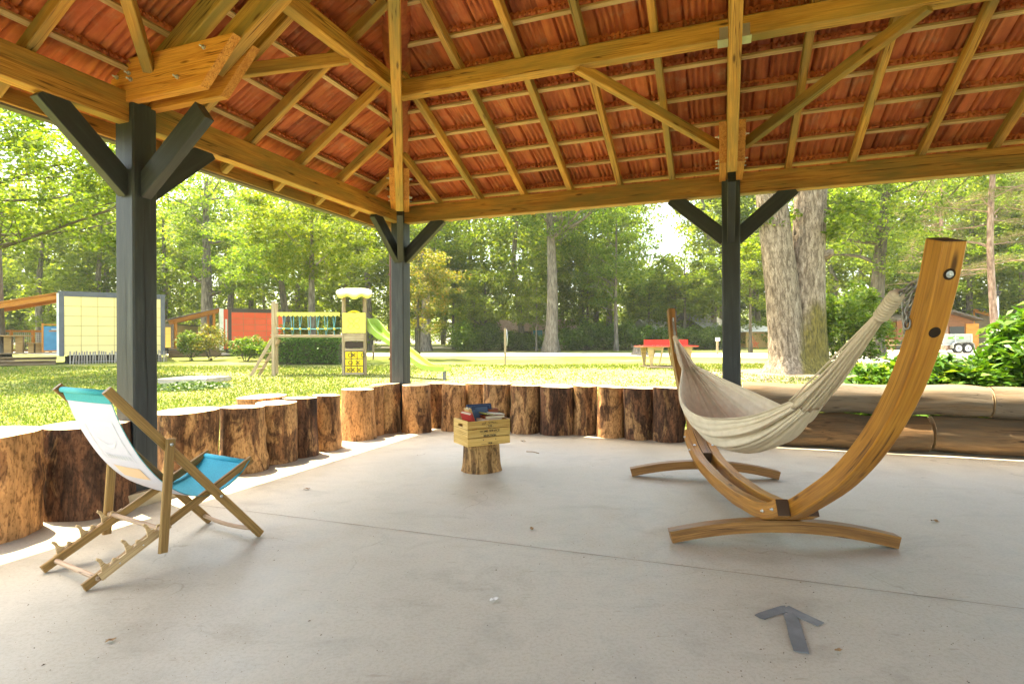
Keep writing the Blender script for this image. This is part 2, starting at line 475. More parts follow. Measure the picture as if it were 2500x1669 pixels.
D2 = nrm(HIP * A - B)                                        # plan direction of the left hip
pc = post(0, 0, [(A, .66), (-B, .66), (D2, .72)])
pl = post(0, -3.95, [(A, .72), (B, .66), (-B, .66)])
pr = post(4.45, 0, [(A, .66), (-A, .66), (-B, .72)])
post(8.9, 0, [(A, .66), (-A, .66), (-B, .72)])
for u in (0, 4.45, 8.9, 13.35): post(u, -DEP, [])
post(13.35, 0, []); post(13.35, -3.95, [])
# drying cracks in the two near posts
def crack(p, u, v, nx, off, z0, z1, wd):
    t = np.cross(Z, nx); V = []; F = []; n = 26
    for i in range(n + 1):
        z = z0 + (z1 - z0) * i / n
        o = off + .010 * math.sin(z * 2.3 + off * 9) + .005 * math.sin(z * 9.1)
        w = wd * (.25 + .75 * math.sin(math.pi * i / n)) * (.8 + .3 * math.sin(z * 17))
        c = W(u, v, z) + nx * .102 + t * o
        V += [c - t * w, c + t * w]
        if i: F.append((2 * i - 2, 2 * i - 1, 2 * i + 1, 2 * i))
    MB().add(V, F).build("drying_crack", M_black, p)
crack(pl, 0, -3.95, A, -.005, .25, 2.3, .0045); crack(pl, 0, -3.95, -B, .02, .7, 2.0, .0018)
crack(pc, 0, 0, -B, .015, .75, 2.3, .003); crack(pc, 0, 0, A, .02, .8, 2.2, .0018); crack(pr, 4.45, 0, -B, .01, .75, 1.9, .002)
# eave beams
for (a, b) in (((0.1, 0), (4.35, 0)), ((4.55, 0), (8.8, 0)), ((9.0, 0), (13.25, 0)), ((0, -.1), (0, -3.85)), ((0, -4.05), (0, -7.8)),
               ((0.1, -DEP), (13.25, -DEP)), ((13.35, -.1), (13.35, -7.8))):
    MB().bar(W(*a, 3.072), W(*b, 3.072), .12, .235).build("eave_beam", M_beam, sh)
# hip rafter, principal rafters, lower chords, double tie plates
APEX_U = HIP * -MID
def truss(o, d, slope, length, plates=True):
    """o: post (u, v); d: plan direction inwards; slope along d"""
    P = W(*o, 0); up = nrm(Z - d * slope * 1.0)
    z = lambda t: ZE + slope * t
    MB().bar(P + d * .02 + Z * (z(.02) + .03), P + d * length + Z * (z(length) + .03), .10, .18, up=Z).build("principal_rafter", M_rafter, sh)
    MB().bar(P + d * .80 + Z * (z(.80) - .40), P + d * length + Z * (z(length) - .40), .095, .19, up=Z).build("lower_chord", M_rafter, sh)
    n = np.cross(Z, d)
    out = [(-.10, 3.105), (.82, 3.105), (1.13, 3.425), (.05, 3.425), (-.10, 3.29)]
    for s in (-1, 1):
        pb = MB().prism(out, P, d, Z, n * s, .052, .125)
        p = pb.build("tie_plate", M_plate, sh)
        bb = MB()
        for (a, zz) in ((-.02, 3.17), (-.03, 3.30), (.10, 3.31), (.12, 3.26), (.60, 3.20), (.86, 3.37)):
            c = P + d * a + Z * zz + n * s * .125
            bb.tube([c, c + n * s * .012], .017, 6, smooth=False); bb.tube([c, c + n * s * .04], .007, 6)
        bb.build("bolt", M_steel, p)
truss((0, 0), D2, S1 * abs(D2 @ B), 4.45)
truss((0, -3.95), A, S2, APEX_U)
truss((4.45, 0), -B, S1, 3.95)
truss((8.9, 0), -B, S1, 3.95)
# ridge
MB().bar(W(APEX_U, MID, zr1(MID) - .02), W(LEN - APEX_U, MID, zr1(MID) - .02), .09, .22).build("ridge_beam", M_rafter, sh)
# purlins
PV = -1.965; PU = 1.205
MB().bar(W(HIP * -PV + .04, PV, 3.875), W(LEN - HIP * -PV, PV, 3.875), .13, .165).build("purlin", M_rafter, sh)
MB().bar(W(PU, PV - .05, 3.885), W(PU, -DEP - PV, 3.885), .11, .15).build("purlin", M_rafter, sh)
# struts from the trusses to the purlins
def strut(a, b): MB().bar(W(*a), W(*b), .075, .10, up=Z).build("strut", M_rafter, sh)
for u in (4.45, 8.9):
    strut((u - .13, -.62, 3.34), (u - 1.36, -1.98, 3.80)); strut((u + .13, -.62, 3.34), (u + 1.38, -1.98, 3.80))
strut((.34, -3.83, 3.34), (1.16, -2.82, 3.83)); strut((.30, -4.07, 3.32), (1.16, -5.08, 3.83))
# steel purlin hangers on the right truss
for u in (4.45, 8.9):
    for s in (-1, 1):
        h = MB().box(W(u + s * .085, PV - .068, 3.84), .07, .005, .10, A, B); h.box(W(u + s * .092, PV, 3.789), .084, .14, .006, A, B)
        for q in range(6): h.box(W(u + s * (.062 + .022 * (q % 3)), PV - .072, 3.82 + .04 * (q // 3)), .006, .005, .006, A, B)
        h.build("purlin_hanger", M_steel, sh)
# common rafters
RD = .10
def rafter1(u, v0, v1):
    MB().bar(W(u, v0, zr1(v0)) + UP1 * RD / 2, W(u, v1, zr1(v1)) + UP1 * RD / 2, .066, RD, up=UP1).build("rafter", M_rafter, sh)
def rafter2(v, u0, u1):
    MB().bar(W(u0, v, zr2(u0)) + UP2 * RD / 2, W(u1, v, zr2(u1)) + UP2 * RD / 2, .066, RD, up=UP2).build("rafter", M_rafter, sh)
for k_ in range(1, 20):
    u = .635 * k_ - .02
    if min(abs(u - 4.45), abs(u - 8.9)) < .2: continue
    top = -min(3.9, u / HIP - .06, (LEN - u) / HIP - .06)
    rafter1(u, .38, max(top, MID + .05))
for v in (-.70, -1.39, -2.08, -2.79, -3.42, -4.70, -5.35, -6.0, -6.7, -7.3):
    rafter2(v, -.33, HIP * min(-v, DEP + v) - .06)
# battens and tiles
TG, TW = .413, .372
def roof_plane(org, x, y, up, width, ymin, ymax, inside, rows, y0, battens=True):
    off = RD
    if battens:
        for r in range(rows):
            yy = y0 + TG * r
            xs = [i * .05 for i in range(int(width / .05) + 1)]
            ok = [q for q in xs if inside(q, yy)]
            if len(ok) < 4: continue
            p0 = org + x * (ok[0] + .02) + y * yy + up * (off + .016); p1 = org + x * (ok[-1] - .02) + y * yy + up * (off + .016)
            MB().bar(p0, p1, .042, .030, up=up, ch=.002).build("batten", M_batten, sh)
    ts = [0, .02, .27, .285, .295, .325, .335, .39, .43, .48, .535, .585, .63, .69, .735, .785, .845, .90, .945, .985]
    pz = [-.010, -.012, -.012, -.006, .036, .036, .010, -.022, -.014, .014, -.020, -.014, .014, -.020, -.014, .014, -.022, -.014, .014, .008]
    rib = [0, 0, 0, 0, 0, 0, .2, .8, 1, 1, .8, 1, 1, .8, 1, 1, .8, 1, .6, .2]
    nt_ = int(width / TW) + 1; rg = np.random.default_rng(5); VV = []; FF = []; GG = []; n = 0
    ny = 6
    for r in range(-1, rows + 1):
        ya = y0 + TG * r - .03; yb = y0 + TG * (r + 1) + .048
        cols_x = []; cols_z = []; cols_r = []
        for t in range(nt_):
            ph = rg.uniform(-.004, .004); lift = rg.uniform(-.002, .003)
            for a, b, c in zip(ts, pz, rib):
                cols_x.append((t + a) * TW); cols_z.append(b + lift); cols_r.append(c)
        cx = np.array(cols_x); cz = np.array(cols_z); cr = np.array(cols_r); nc = len(cx)
        base = n
        for j in range(ny):
            f = j / (ny - 1)
            wig = cr * (.008 * np.sin(f * 7.0 + np.arange(nc) * 1.9 + r) + .007 * (((np.arange(nc) // 3) % 2) * 2 - 1) * (f - .5))
            yy = ya + (yb - ya) * f
            zz = off + .031 + .052 * (1 - f) + cz + .012
            P = org + np.outer(cx + wig, x) + y * yy + np.outer(zz, up)
            VV.append(P); GG.append(np.stack([cx, np.full(nc, yy), np.full(nc, float(r))], 1)); n += nc
        # head edge of the row
        P = org + np.outer(cx, x) + y * yb + np.outer(cz * 0 + off + .031 + .060, up)
        VV.append(P); GG.append(np.stack([cx, np.full(nc, yb), np.full(nc, float(r) + .5)], 1)); n += nc
        for j in range(ny):
            ymid = ya + (yb - ya) * (j + .5) / ny
            for i in range(nc - 1):
                if inside((cx[i] + cx[i + 1]) / 2, min(max(ymid, ymin), ymax)) and ymid > ymin and ymid < ymax:
                    q = base + j * nc + i
                    FF.append((q, q + nc, q + nc + 1, q + 1))
        # nibs that hook over the batten
        for t in range(nt_):
            for a in (.05, .20, .42, .55, .68, .80, .93):
                xx = (t + a) * TW; w = .028 if a in (.05, .55) else .018
                if not inside(xx, min(max(yb, ymin), ymax)) or yb > ymax: continue
                d = .012 + .012 * rg.random()
                c8 = [org + x * (xx + i * w) + y * (yb - .004 + k2 * .012) + up * (off + .036 + l * d) for i in (-.5, .5) for k2 in (0, 1) for l in (-1, .6)]
                VV.append(np.array(c8)); GG.append(np.tile([[xx, yb, 3.3]], (8, 1)))
                FF += [tuple(n + i for i in q) for q in ((0, 1, 3, 2), (4, 6, 7, 5), (0, 4, 5, 1), (2, 3, 7, 6), (0, 2, 6, 4), (1, 5, 7, 3))]
                n += 8
    # weather side
    gx = np.linspace(0, width, 90); gy = np.linspace(ymin, ymax, 40); base = n
    for yy in gy:
        VV.append(org + np.outer(gx, x) + y * yy + up * (off + .13)); GG.append(np.stack([gx, np.full(90, yy), np.full(90, 9.)], 1)); n += 90
    for j in range(39):
        for i in range(89):
            if inside((gx[i] + gx[i + 1]) / 2, (gy[j] + gy[j + 1]) / 2):
                q = base + j * 90 + i; FF.append((q, q + 1, q + 91, q + 90))
    V = np.concatenate(VV); inv = np.array(WM[sh.name].inverted()); V = V @ inv[:3, :3].T + inv[:3, 3]
    return np_mesh("roof_tiles", V, np.array(FF), M_tile, sh, grain=np.concatenate(GG))
ov = .38
ex = .55
Y1 = nrm(-B + S1 * Z); Y2 = nrm(A + S2 * Z)
o1 = W(-ex, 0, zr1(0))
ins1 = lambda x, y: (x - ex) > HIP * y / C1 - .08 and (LEN - (x - ex)) > HIP * y / C1 - .08
t1 = roof_plane(o1, A, Y1, UP1, LEN + 2 * ex, -ov * C1, 3.98 * C1, ins1, 11, -.03)
o2 = W(0, ex, zr2(0))
ins2 = lambda x, y: y / C2 < HIP * (x - ex) + .05 and y / C2 < HIP * (DEP - (x - ex)) + .05
t2 = roof_plane(o2, -B, Y2, UP2, DEP + 2 * ex, -.46 * C2, 2.40 * C2, ins2, 8, .16)
ctr = W(LEN / 2, MID)
Rot = Matrix.Translation(Vector(ctr)) @ Matrix.Rotation(math.pi, 4, 'Z') @ Matrix.Translation(-Vector(ctr))
for t in (t1, t2):
    c = t.copy(); col.objects.link(c); c.parent = sh; c.matrix_parent_inverse = t.matrix_parent_inverse; c.matrix_basis = Rot @ WM[t.name]
# hip and ridge caps
for (u0, v0, su, sv) in ((0, 0, 1, -1), (0, -DEP, 1, 1), (LEN, 0, -1, -1), (LEN, -DEP, -1, 1)):
    P = [W(u0 + su * HIP * s, v0 + sv * s, ZE + S1 * s + .19) for s in np.linspace(-.42, -MID, 14)]
    MB().tube(P, .15, 14).build("hip_cap", M_tile, sh)
MB().tube([W(u, MID, ZE - S1 * MID + .20) for u in np.linspace(APEX_U, LEN - APEX_U, 20)], .16, 14).build("ridge_cap", M_tile, sh)
# fascia, gutter, downpipe
for (a, b, d) in (((-.46, .40), (LEN + .4, .40), 0), ((-.43, .46), (-.43, -DEP - .4), 1)):
    zz = 3.077 if d == 0 else 2.965
    MB().bar(W(*a, zz), W(*b, zz), .11, .075, ch=.02).build("gutter", M_dark, sh)
    q = .07
    a2, b2 = ((a[0], a[1] - q), (b[0], b[1] - q)) if d == 0 else ((a[0] + q, a[1]), (b[0] + q, b[1]))
    MB().bar(W(*a2, zz + .03), W(*b2, zz + .03), .02, .12).build("fascia", M_beam, sh)
dp = MB().bar(W(-.43, .47, .02), W(-.43, .47, 2.93), .085, .085, up=A, ch=.02)
dp.box(W(-.43, .47, 1.0), .1, .1, .03, A, B); dp.box(W(-.43, .47, 2.3), .1, .1, .03, A, B)
dp.build("downpipe", M_brownpipe, sh)
fb = MB().box(W(-.02, -3.9, .055), .34, .5, .11, A, B, ch=.01)
fb.build("footing", M_sand_concrete, sh)

# ---------------------------------------------------------------- log seats
def bark_mat(name, dark, mid, tan, amt):
    m, nt, bs = _new(name)
    co = _coord(nt, (7, 7, 1.6), True); big = _coord(nt, (3.2, 3.2, 1.3), True)
    f = _noise(nt, co, 2.4, 8, .65, .4); g = _noise(nt, big, 1.5, 6, .62, .8)
    bark = _ramp(nt, f, [(.30, tuple(x * .45 for x in dark)), (.45, dark), (.58, mid), (.72, tuple(min(1, x * 1.25) for x in mid))])
    bare = _ramp(nt, f, [(.3, tuple(x * .45 for x in tan)), (.55, tan), (.75, tuple(min(1, x * 1.3) for x in tan))])
    mk = _ramp(nt, g, [(amt - .025, (1, 1, 1)), (amt + .025, (0, 0, 0))])
    c = _mix(nt, mk, bark, bare)
    st = _noise(nt, _coord(nt, (5, 5, .9), True), 1.1, 7, .65, .3)
    c = _mix(nt, .8, c, _ramp(nt, st, [(.34, (.22, .17, .14)), (.48, (.92, .9, .87)), (.7, (1, 1, 1))]), 'MULTIPLY')
    sp = _noise(nt, _coord(nt, (60, 60, 26), True), 1.0, 3, .6)
    c = _mix(nt, .7, c, _ramp(nt, sp, [(.36, (.25, .2, .16)), (.52, (1, 1, 1))]), 'MULTIPLY')
    nt.links.new(c, bs.inputs["Base Color"]); bs.inputs["Roughness"].default_value = .8
    bs.inputs["Specular IOR Level"].default_value = .2
    hh = _mix(nt, .5, f, mk); _bump(nt, bs, hh, .9, .012)
    return m
M_barks = [bark_mat("pine_bark_orange", (.135, .063, .03), (.30, .14, .06), (.54, .275, .115), .55),
           bark_mat("pine_bark_brown", (.12, .060, .03), (.27, .13, .06), (.50, .28, .125), .48),
           bark_mat("pine_bark_dark", (.085, .043, .026), (.20, .092, .048), (.42, .235, .11), .42)]
def cut_mat():
    m, nt, bs = _new("sawn_end")
    co = _coord(nt)
    wv = _n(nt, "ShaderNodeTexWave", wave_type='RINGS', rings_direction='Z', Scale=22.0, Distortion=2.0, Detail=3.0)
    nt.links.new(co, wv.inputs["Vector"])
    c = _ramp(nt, wv.outputs["Fac"], [(.2, (.42, .30, .18)), (.7, (.60, .46, .29))])
    c = _mix(nt, .6, c, _ramp(nt, _noise(nt, co, 5, 6, .6), [(.3, (.6, .52, .45)), (.6, (1, 1, 1))]), 'MULTIPLY')
    nt.links.new(c, bs.inputs["Base Color"]); bs.inputs["Roughness"].default_value = .85
    return m
M_cut = cut_mat()
def log_shape(r, h, seed, seg=56, nz=20, lean=(0, 0)):
    rg = np.random.default_rng(seed)
    ph = rg.uniform(0, 6.28, 14); am = rg.uniform(.3, 1, 14)
    th = np.linspace(0, 2 * np.pi, seg, endpoint=False)
    V = []; kn = [(rg.uniform(0, 6.28), rg.uniform(.15, .85) * h, rg.uniform(.05, .09), rg.uniform(.012, .03)) for _ in range(3)]
    for i in range(nz + 1):
        z = h * i / nz
        f = 1 + .045 * am[0] * np.cos(2 * th + ph[0]) + .035 * am[1] * np.cos(3 * th + ph[1] + z) + .018 * am[2] * np.cos(5 * th + ph[2] + 2 * z) \
            + .009 * np.cos(9 * th + ph[3] + 5 * z) + .007 * np.cos(14 * th + ph[4] - 4 * z)
        f = f * (1 + .05 * am[5] * math.cos(z / h * 3 + ph[5]) + .05 * (1 - z / h) ** 3)
        rr = r * f
        for (a, kz, ks, kh) in kn:
            da = (th - a + np.pi) % (2 * np.pi) - np.pi
            rr = rr + kh * np.exp(-((da * r) ** 2 + (z - kz) ** 2) / ks ** 2)
        x = rr * np.cos(th) + lean[0] * z; y = rr * np.sin(th) + lean[1] * z
        zz = np.full(seg, z) + (0.012 * np.cos(th + ph[6]) * am[6] if i == nz else 0)
        V.append(np.stack([x, y, zz], 1))
    return np.concatenate(V), seg, nz
def log_seat(x, y, r, h, seed, mat, label, lean=(0, 0)):
    t = thing("log_seat", label, "log seat", (x, y, 0), "upright log seats round the shelter")
    V, seg, nz = log_shape(r, h, seed, lean=lean)
    F = [(i * seg + k, i * seg + (k + 1) % seg, (i + 1) * seg + (k + 1) % seg, (i + 1) * seg + k) for i in range(nz) for k in range(seg)]
    b = MB(); b.add(V + np.array([x, y, 0]), F, V, True, jit=False)
    o = b.build("bark", M_barks[mat], t)
    top = V[-seg:]; c = top.mean(0); n = 5; TV = [c]; TF = []
    for j in range(1, n + 1): TV += list(c + (top - c) * (j / n))
    for k in range(seg): TF.append((0, 1 + k, 1 + (k + 1) % seg))
    for j in range(n - 1):
        for k in range(seg):
            TF.append((1 + j * seg + k, 1 + (j + 1) * seg + k, 1 + (j + 1) * seg + (k + 1) % seg, 1 + j * seg + (k + 1) % seg))
    TV = np.array(TV); TV[:, 2] += 0.0
    b2 = MB(); b2.add(TV + np.array([x, y, 0]), TF, TV, jit=False); b2.build("sawn_top", M_cut, t)
    return t
LOGS = [(-3.50, 3.68, .32, .665, 0, "huge orange-brown log seat cut off by the left frame edge", (0, 0)),
        (-3.19, 4.27, .285, .65, 2, "broad dark blistered log seat just left of the grey post, behind the blue chair", (-.02, 0)),
        (-2.99, 5.20, .262, .635, 1, "widest log seat to the right of the near grey post", (0, 0)),
        (-2.66, 5.62, .215, .622, 1, "dark log seat with an orange right flank, behind the blue chair's seat", (-.02, 0)),
        (-2.51, 6.02, .20, .619, 1, "lower grey-brown log seat with a ledge of another log showing behind its top", (0, 0)),
        (-2.80, 6.35, .26, .655, 0, "log seat mostly hidden, its reddish top edge rising behind a lower log", (0, 0)),
        (-2.37, 6.33, .185, .64, 2, "dark streaked log seat with a red-brown left side, third left of the gap", (0, 0)),
        (-2.20, 6.70, .165, .633, 0, "pale orange log seat with vertical cracks, last one before the gap on the left side", (0, 0)),
        (-2.01, 7.40, .207, .645, 0, "log seat standing alone in front, right of the gap by the corner post", (-.015, 0)),
        (-1.885, 7.70, .13, .655, 0, "narrow orange log seat tucked behind the one beside the gap", (0, 0)),
        (-1.785, 7.97, .195, .668, 1, "grey-brown log seat directly left of the corner post's base", (0, 0)),
        (-1.345, 7.97, .195, .66, 0, "orange log seat with a dark knot, directly right of the corner post", (0, 0)),
        (-1.09, 8.38, .16, .65, 1, "narrow log seat set back behind its neighbours, second right of the corner post", (0, 0)),
        (-.83, 8.11, .169, .654, 0, "bright orange log seat just left of the crate of books", (0, 0)),
        (-.49, 8.22, .175, .655, 0, "orange log seat with a white scar, hidden below by the crate of books", (0, 0)),
        (-.21, 8.02, .205, .666, 1, "two-toned log seat behind the right half of the crate of books", (0, 0)),
        (.18, 7.87, .199, .645, 1, "brown log seat with a tan streak, first one clear of the crate on the right", (0, 0)),
        (.61, 7.75, .224, .647, 2, "stoutest rough-barked log seat, midway between crate and hammock", (0, 0)),
        (.99, 7.71, .165, .66, 1, "slim grey-brown log seat between the rough stout log and the yellowish one", (0, 0)),
        (1.30, 7.49, .171, .655, 0, "yellowish speckled log seat with dark right edge, left of two dark red-brown ones", (0, 0)),
        (1.63, 7.33, .181, .651, 2, "smooth dark red-brown log seat, second left of the hammock arm", (0, 0)),
        (1.98, 7.19, .198, .662, 2, "dark cracked log seat partly crossed by the far hammock arm", (0, 0)),
        (2.33, 6.95, .19, .64, 2, "dark log seat seen between the far hammock arm and the cloth, by the right post", (0, 0))]
for i, (x, y, r, h, m_, lb, ln) in enumerate(LOGS): log_seat(x, y, r, h, 100 + i, m_, lb, ln)

# ---------------------------------------------------------------- stacked long logs on the right
M_logwood = wood("weathered_log", (.13, .065, .03), (.31, .175, .08), green=(.13, .09, .055), gamt=.3, rough=.85, fine=1.5, bump=1.0)
M_loggrey = wood("silvered_log", (.085, .05, .027), (.21, .135, .075), green=(.17, .135, .10), gamt=.35, rough=.85, fine=1.5, bump=1.0)
def long_log(u0, u1, v, z, r, seed, label, mat, r1=None):
    rg = np.random.default_rng(seed); ph = rg.uniform(0, 6.28, 6); n = 30
    P = [W(u0 + (u1 - u0) * i / n, v + .012 * math.sin(i * .35 + ph[0]), z + .008 * math.sin(i * .5 + ph[1])) for i in range(n + 1)]
    rr = [(r + ((r1 or r) - r) * i / n) * (1 + .03 * math.sin(i * .8 + ph[2])) for i in range(n + 1)]
    rr[0] *= .985; rr[-1] *= .985
    t = thing("long_log", label, "log", W((u0 + u1) / 2, v, 0), "long logs stacked as a low wall")
    nz = lambda a, L: 1 + .03 * math.cos(3 * a + ph[3] + L) + .02 * math.cos(7 * a + 3 * L + ph[4]) + .012 * math.cos(13 * a - 5 * L)
    b = MB().tube(P, rr, 40, cap=False, noise=nz); b.build("bark", mat, t)
    for i, sgn in ((0, -1), (n, 1)):
        e = MB(); e.tube([P[i] - A * sgn * .004, P[i] - A * sgn * .001], rr[i] * .985, 40, smooth=False)
        e.build("sawn_end", M_cut, t)
    return t
long_log(4.56, 6.50, .43, .185, .212, 1, "lower long log reaching from the right post, behind the hammock", M_logwood, .20)
long_log(6.54, 9.6, .44, .20, .20, 2, "lower long log at the right frame edge, butted beyond a dark gap", M_logwood)
long_log(4.58, 7.05, .44, .575, .17, 3, "upper silvery long log lying between the right post and the laurel", M_loggrey, .165)
long_log(7.07, 9.6, .45, .57, .172, 4, "upper long log with an orange underside at the right frame edge", M_loggrey)

# ---------------------------------------------------------------- stump table, crate and books
t = thing("tree_stump", "short tan stump carrying the wooden crate of books", "stump", (-.307, 5.56, 0))
V, seg, nz = log_shape(.172, .285, 55, nz=12)
V[:, :2] *= (1 + .10 * np.exp(-V[:, 2:3] / .06))
b = MB(); b.add(V + np.array([-.307, 5.56, 0]), [(i * seg + k, i * seg + (k + 1) % seg, (i + 1) * seg + (k + 1) % seg, (i + 1) * seg + k) for i in range(nz) for k in range(seg)], V, True, jit=False)
b.build("bark", bark_mat("stump_bark", (.14, .075, .03), (.33, .18, .07), (.46, .27, .11), .52), t)
b = MB(); tp = V[-seg:] + np.array([-.307, 5.56, 0]); b.add(tp, [tuple(range(seg))]); b.build("sawn_top", M_cut, t)

M_crate = wood("crate_pine", (.52, .31, .075), (.68, .45, .15), rough=.5, knots=False, fine=1.3)
M_ink = plain("dark_print", (.03, .02, .012), rough=.6, bump=0)
E1 = nrm((.866, .5, 0)); E2 = nrm((-.5, .866, 0)); CP = np.array([-.408, 5.18, .29])
ct = thing("wooden_crate", "yellow pine crate with dark printed lettering, full of books, on the stump", "crate", CP)
CL, CD, CH = .445, .315, .235
def crP(a, b_, c): return CP + E1 * a + E2 * b_ + Z * c
for i in range(3):
    for (b_, nm) in ((.007, "slat"), (CD - .007, "slat")):
        MB().bar(crP(.0, b_, .037 + i * .0785), crP(CL, b_, .037 + i * .0785), .013, .073, ch=.003).build(nm, M_crate, ct)
for a in (.0065, CL - .0065):
    out = [(.015, 0), (CD - .015, 0), (CD - .015, .232), (.015, .232)]
    hole = [(.112, .172), (.203, .172), (.213, .183), (.203, .196), (.112, .196), (.102, .183)]
    pb = MB(); o0 = crP(a, 0, 0)
    for pts in ([(.0135, 0), (.30, 0), (.30, .17), (.0135, .17)], [(.0135, .171), (.11, .171), (.11, .197), (.0135, .197)], [(.205, .171), (.30, .171), (.30, .197), (.205, .197)], [(.0135, .198), (.30, .198), (.30, .234), (.0135, .234)]):
        pb.prism(pts, o0, E2, Z, E1, -.0065, .0065)
    pb.build("end_panel", M_crate, ct)
MB().box(crP(CL / 2, CD / 2, .006), CL - .03, CD - .03, .01, E1, E2).build("bottom_board", M_crate, ct)
def text(word, size, o, x, y, mat, parent, name="lettering", depth=.0012, bold=0.0, arch=0.0):
    cu = bpy.data.curves.new("t", 'FONT'); cu.body = word; cu.size = size; cu.align_x = 'CENTER'; cu.extrude = depth; cu.offset = bold; cu.resolution_u = 3
    ob = bpy.data.objects.new("t", cu); col.objects.link(ob)
    bpy.context.view_layer.update()
    me = bpy.data.meshes.new_from_object(ob.evaluated_get(bpy.context.evaluated_depsgraph_get()))
    V = np.array([v.co[:] for v in me.vertices]); F = [tuple(p.vertices) for p in me.polygons]
    bpy.data.objects.remove(ob); bpy.data.curves.remove(cu); bpy.data.meshes.remove(me)
    if not len(V): return
    V[:, 1] -= arch * V[:, 0] ** 2
    x = nrm(x); y = nrm(y); n = np.cross(x, y)
    P = np.asarray(o, float) + np.outer(V[:, 0], x) + np.outer(V[:, 1], y) + np.outer(V[:, 2], n)
    return MB().add(P, F).build(name, mat, parent)
def cr_text(w, s, c, **k): text(w, s, crP(CL / 2 + .005, -.0002, c), E1, Z, M_ink, ct, **k)
cr_text("TOP · QUALITY", .024, .205, arch=2.2); cr_text("- THE -", .026, .170, bold=.0004)
cr_text("HOME SERVICE", .031, .122, bold=.0004); cr_text("SELECTION", .026, .082, bold=.0009)
cr_text("1928", .024, .010, bold=.0008)
for (a, c, l) in ((.16, .113, .05), (.285, .113, .05), (.165, .016, .055), (.28, .016, .055), (.222, .158, .03)):
    MB().box(crP(a, -.0005, c), l, .002, .0022, E1, E2).build("printed_line", M_ink, ct)
for (a, c) in ((.16, .052), (.29, .052)): MB().box(crP(a, -.0005, c), .008, .002, .008, nrm(E1 + Z), E2).build("printed_star", M_ink, ct)

M_page = mottle("book_pages", [(.4, (.50, .43, .31)), (.6, (.62, .55, .42))], 3, (1, 1, 90), rough=.9, bump=.1)
def book(label, c, x, y, w, h, th, cover, spine=None, deco=None):
    """c: centre; x: along width, y: along height; th thickness"""
    x = nrm(x); y = nrm(np.asarray(y, float) - x * (np.asarray(y, float) @ x)); n = np.cross(x, y); c = np.asarray(c, float)
    t = thing("book", label, "book", c, "old books in the crate")
    MB().box(c + x * .003, w - .010, h - .010, th - .007, x, y).build("pages", M_page, t)
    cm = MB()
    for s in (-1, 1): cm.box(c + n * s * (th / 2 - .0015), w, h, .003, x, y)
    cm.box(c - x * (w / 2 - .0016), .003, h, th - .004, x, y)
    cm.build("cover", cover, t)
    if deco:
        d = MB(); d.box(c + n * (th / 2 + .0006), w * .62, h * .68, .001, x, y)
        d2 = MB()
        for s in (-1, 1):
            d.box(c + n * (th / 2 + .0006) + x * s * w * .42, w * .02, h * .86, .001, x, y)
            d.box(c + n * (th / 2 + .0006) + y * s * h * .42, w * .84, h * .015, .001, x, y)
        d.build("cover_print", deco, t)
    return t
M_red = plain("red_cloth", (.40, .035, .03), rough=.6, bump=.2, scale=60)
M_blue = plain("navy_cloth", (.018, .035, .085), rough=.6, bump=.2, scale=60)
M_ltblue = plain("faded_blue_print", (.06, .10, .17), rough=.6, bump=0)
M_tan = plain("tan_card", (.42, .27, .10), rough=.7, bump=.1)
M_rust = plain("rust_leather", (.22, .06, .025), rough=.5, bump=.2, scale=40)
M_olive = plain("olive_jacket", (.26, .24, .05), rough=.4, bump=0)
M_cream = plain("cream_paper", (.62, .52, .40), rough=.7, bump=0)
M_pale = plain("pale_glossy_jacket", (.55, .52, .46), rough=.3, bump=0)
book("red cloth book standing tilted at the crate's left end", crP(.065, .11, .225), nrm(E2 * .8 - E1 * .35 + Z * .1), nrm(Z * .8 - E1 * .55), .125, .19, .034, M_red)
book("tan-edged book leaning behind the red book", crP(.115, .175, .235), nrm(E2 * .9 + E1 * .1), nrm(Z * .9 - E1 * .3), .13, .21, .03, M_tan)
book("large navy blue book with a pale printed panel, upright at the crate's back", crP(.235, .215, .262), nrm(E1), nrm(Z * .92 + E2 * .35), .255, .20, .035, M_blue, deco=M_ltblue)
book("dark blue book wedged upright beside the navy one", crP(.14, .20, .245), nrm(E1 * .6 + E2 * .5), nrm(Z), .11, .20, .03, M_blue, deco=M_ltblue)
book("cream paperback lying flat at the front of the pile", crP(.275, .10, .225), nrm(E1 + E2 * .15), nrm(E2), .21, .13, .022, M_cream)
book("rust-coloured book lying on the cream paperback", crP(.315, .115, .251), nrm(E1 - E2 * .1 + Z * .02), nrm(E2), .20, .14, .028, M_rust)
book("olive green jacketed book lying on top of the rust book", crP(.285, .13, .273), nrm(E1 + E2 * .2 - Z * .18), nrm(E2), .15, .12, .012, M_olive)
book("pale glossy book lying on the right of the pile", crP(.36, .13, .272), nrm(E1 - E2 * .15 - Z * .12), nrm(E2), .14, .13, .012, M_pale)
book("brown leather book standing at the crate's right back corner", crP(.375, .22, .235), nrm(E1 * .9 + E2 * .2), nrm(Z * .9 + E1 * .35), .11, .15, .03, M_rust)
book("small cream booklet sticking up at the crate's front", crP(.19, .05, .222), nrm(E1 + Z * .3), nrm(E2), .08, .06, .008, M_cream)

